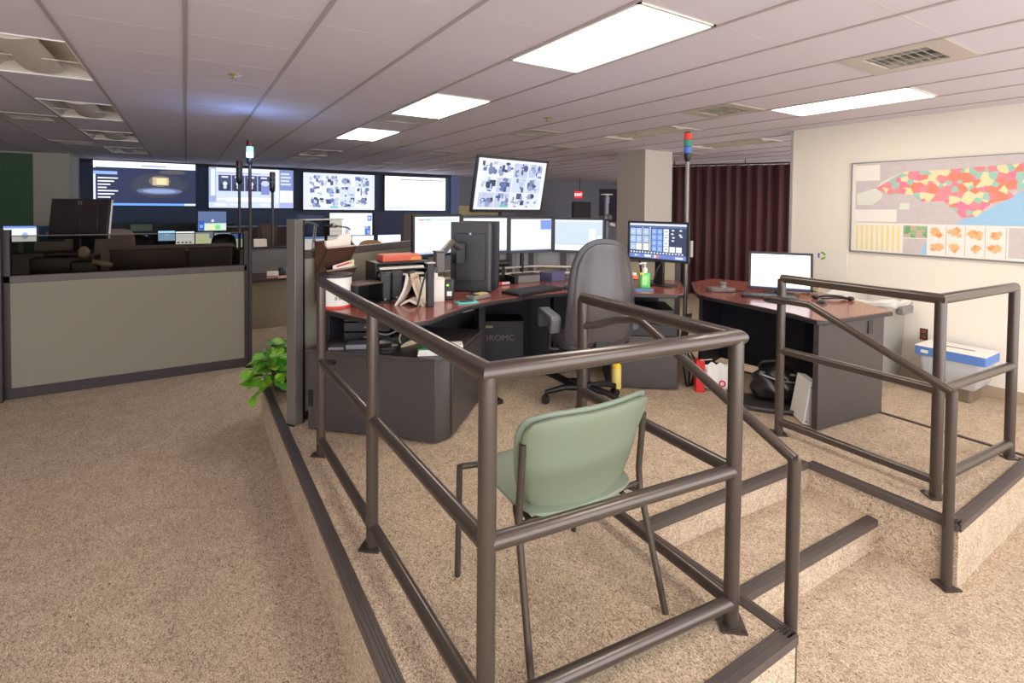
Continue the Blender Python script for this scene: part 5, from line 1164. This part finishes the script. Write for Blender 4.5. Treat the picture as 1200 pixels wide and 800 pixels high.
rows = [(0.62,0.66,0.80),(0.65,0.70,0.83),(0.66,0.71,0.875),(0.61,0.65,0.895),(0.55,0.58,0.86),(0.50,0.53,0.70)]
for w, d, z in rows:
    for k in range(n):
        a = 2*pi*k/n; e = (abs(cos(a))**5+abs(sin(a))**5)**-0.2; j = 1+0.02*sin(9*a+z*40)+rb2.uniform(-0.012,0.012)
        vs.append((0.5*w*cos(a)*e*j, 0.5*d*sin(a)*e*j, z+0.014*sin(5*a)+rb2.uniform(-0.006,0.006)))
MB().add(vs, [(i*n+k, i*n+(k+1)%n, (i+1)*n+(k+1)%n, (i+1)*n+k) for i in range(len(rows)-1) for k in range(n)]).build('bag_liner', mat('liner',(228,226,218),0.3,alpha=0.8), t)
t = thing('shredding_box', 'recycling box with white slotted lid and blue sides by the cream wall', 'box', (6.36, 1.86, 0), radians(-90))
rect_loft([(0.30,0.26,0.0),(0.34,0.30,0.16),(0.32,0.28,0.16)],1,None,None).build('base_bin', mat('bin_brown',(120,104,86),0.6), t)
rect_loft([(0.36,0.32,0.13),(0.43,0.36,0.17),(0.47,0.38,0.32),(0.48,0.38,0.40)],1,None,None).build('bag_liner', mat('liner2',(200,202,206),0.35,alpha=0.8), t)
MB().prism(rrect(-0.27,0.27,-0.20,0.20,0.01),0.385,0.47).build('lid_sides', mat('lid_blue',(88,128,196),0.5), t, bevel=0.003)
MB().prism(rrect(-0.272,0.272,-0.202,0.202,0.01),0.47,0.478).build('lid_top', M_WHITE, t, bevel=0.002); MB().box(-0.12,0.14,-0.015,0.01,0.478,0.48).build('slot', M_CHAR, t)
MB().box(-0.22,-0.16,-0.2025,-0.20,0.41,0.44).build('lid_logo', M_WHITE, t)
t = thing('poster', 'white paper notice with green and blue round emblem on the cream wall', 'sign', (6.648, 3.18, 1.01), radians(-90)); MB().box(-0.19,0.19,-0.004,0,0,0.34).build('sheet', M_PAPER, t)
for a0, mm in ((0,'em_green'),(120,'em_blue'),(240,'em_green')):
    ou = arc(-0.10,0.24,0.05,a0+12,a0+104,8); inn = arc(-0.10,0.24,0.026,a0+104,a0+12,8)
    MB().prism_y(ou+inn,-0.006,-0.004).build('emblem_arrow', mat(mm,(110,180,40) if 'green' in mm else (90,120,200),0.6), t)
t = thing('wall_outlet', 'dark power outlet low on the cream wall right of the bin', 'outlet', (6.648, 2.22, 0.50), radians(-90)); MB().box(-0.035,0.035,-0.008,0,-0.06,0.06).build('plate', mat('outlet_brown',(70,56,44),0.5), t, bevel=0.002); MB().box(-0.016,0.016,-0.011,-0.008,0.012,0.045).box(-0.016,0.016,-0.011,-0.008,-0.045,-0.012).build('sockets', mat('socket_orange',(150,70,40),0.5), t)
# ------------------------------------------------------------------ pothos plant at the platform corner
t = thing('potted_pothos', 'leafy green pothos plant at the platform corner beside the partition post', 'plant', (0.70, 4.50, P))
MB().lathe([(0,0),(0.10,0),(0.13,0.16),(0.135,0.16),(0.135,0.175),(0.12,0.175),(0.11,0.13),(0,0.13)],seg=24).build('pot', mat('pot_dark2',(50,44,40),0.6), t); MB().lathe([(0,0.135),(0.115,0.135)]).build('soil', mat('soil',(50,38,28),0.95), t)
rp = random.Random(21); leaves = [MB(), MB(), MB()]; stems = MB()
def leafshape(mb, pos, yaw, pitch, roll, s):
    R = Euler((pitch, roll, yaw)).to_matrix()
    prof = [(0,0),(0.35,0.14),(0.47,0.38),(0.40,0.62),(0.22,0.84),(0,1.05)]
    vs = []
    for x, y in prof: vs.append((0, y, -0.06*(y-0.4)**2*2)); 
    for x, y in prof: vs.append((x, y, 0.10*x - 0.25*(y-0.4)**2))
    for x, y in prof: vs.append((-x, y, 0.10*x - 0.25*(y-0.4)**2))
    vs = [tuple(Vector(pos)+R@(Vector(v)*s)) for v in vs]; fs = []
    n = len(prof)
    for i in range(n-1): fs.append((i, n+i, n+i+1, i+1)); fs.append((i, i+1, 2*n+i+1, 2*n+i))
    mb.add(vs, fs)
for k in range(320):
    a = rp.uniform(0, 2*pi); r = rp.uniform(0.02, 0.22)*(1+0.25*max(0,cos(a-pi))); z = 0.32*(1-(r/0.42)**2)*rp.uniform(0.25,1.05)+0.06
    if r > 0.2: z -= rp.uniform(0, 0.06)
    pos = (r*cos(a), r*sin(a), max(0.0, z))
    leafshape(leaves[rp.choice((0,0,1,1,2))], pos, a-pi/2+rp.uniform(-0.7,0.7), rp.uniform(-0.9,0.35), rp.uniform(-0.5,0.5), rp.uniform(0.065,0.115))
    if k % 4 == 0: stems.tube([(0.03*cos(a),0.03*sin(a),0.13),(r*0.5*cos(a),r*0.5*sin(a),max(0.18,z+0.06)),pos],0.0025,5)
for k in range(4): leafshape(leaves[1], (-0.17-0.03*k, -0.03-0.02*k, 0.06-0.02*k), 2.2+rp.uniform(-0.5,0.5), -0.6, 0.1, 0.08)
for mb_, c_ in zip(leaves, ((66,136,38),(116,180,44),(158,206,70))): 
    o = mb_.build('foliage', mat('leaf_%d' % c_[0], c_, 0.45), t)
stems.build('stems', mat('stem_green',(100,120,60),0.6), t)
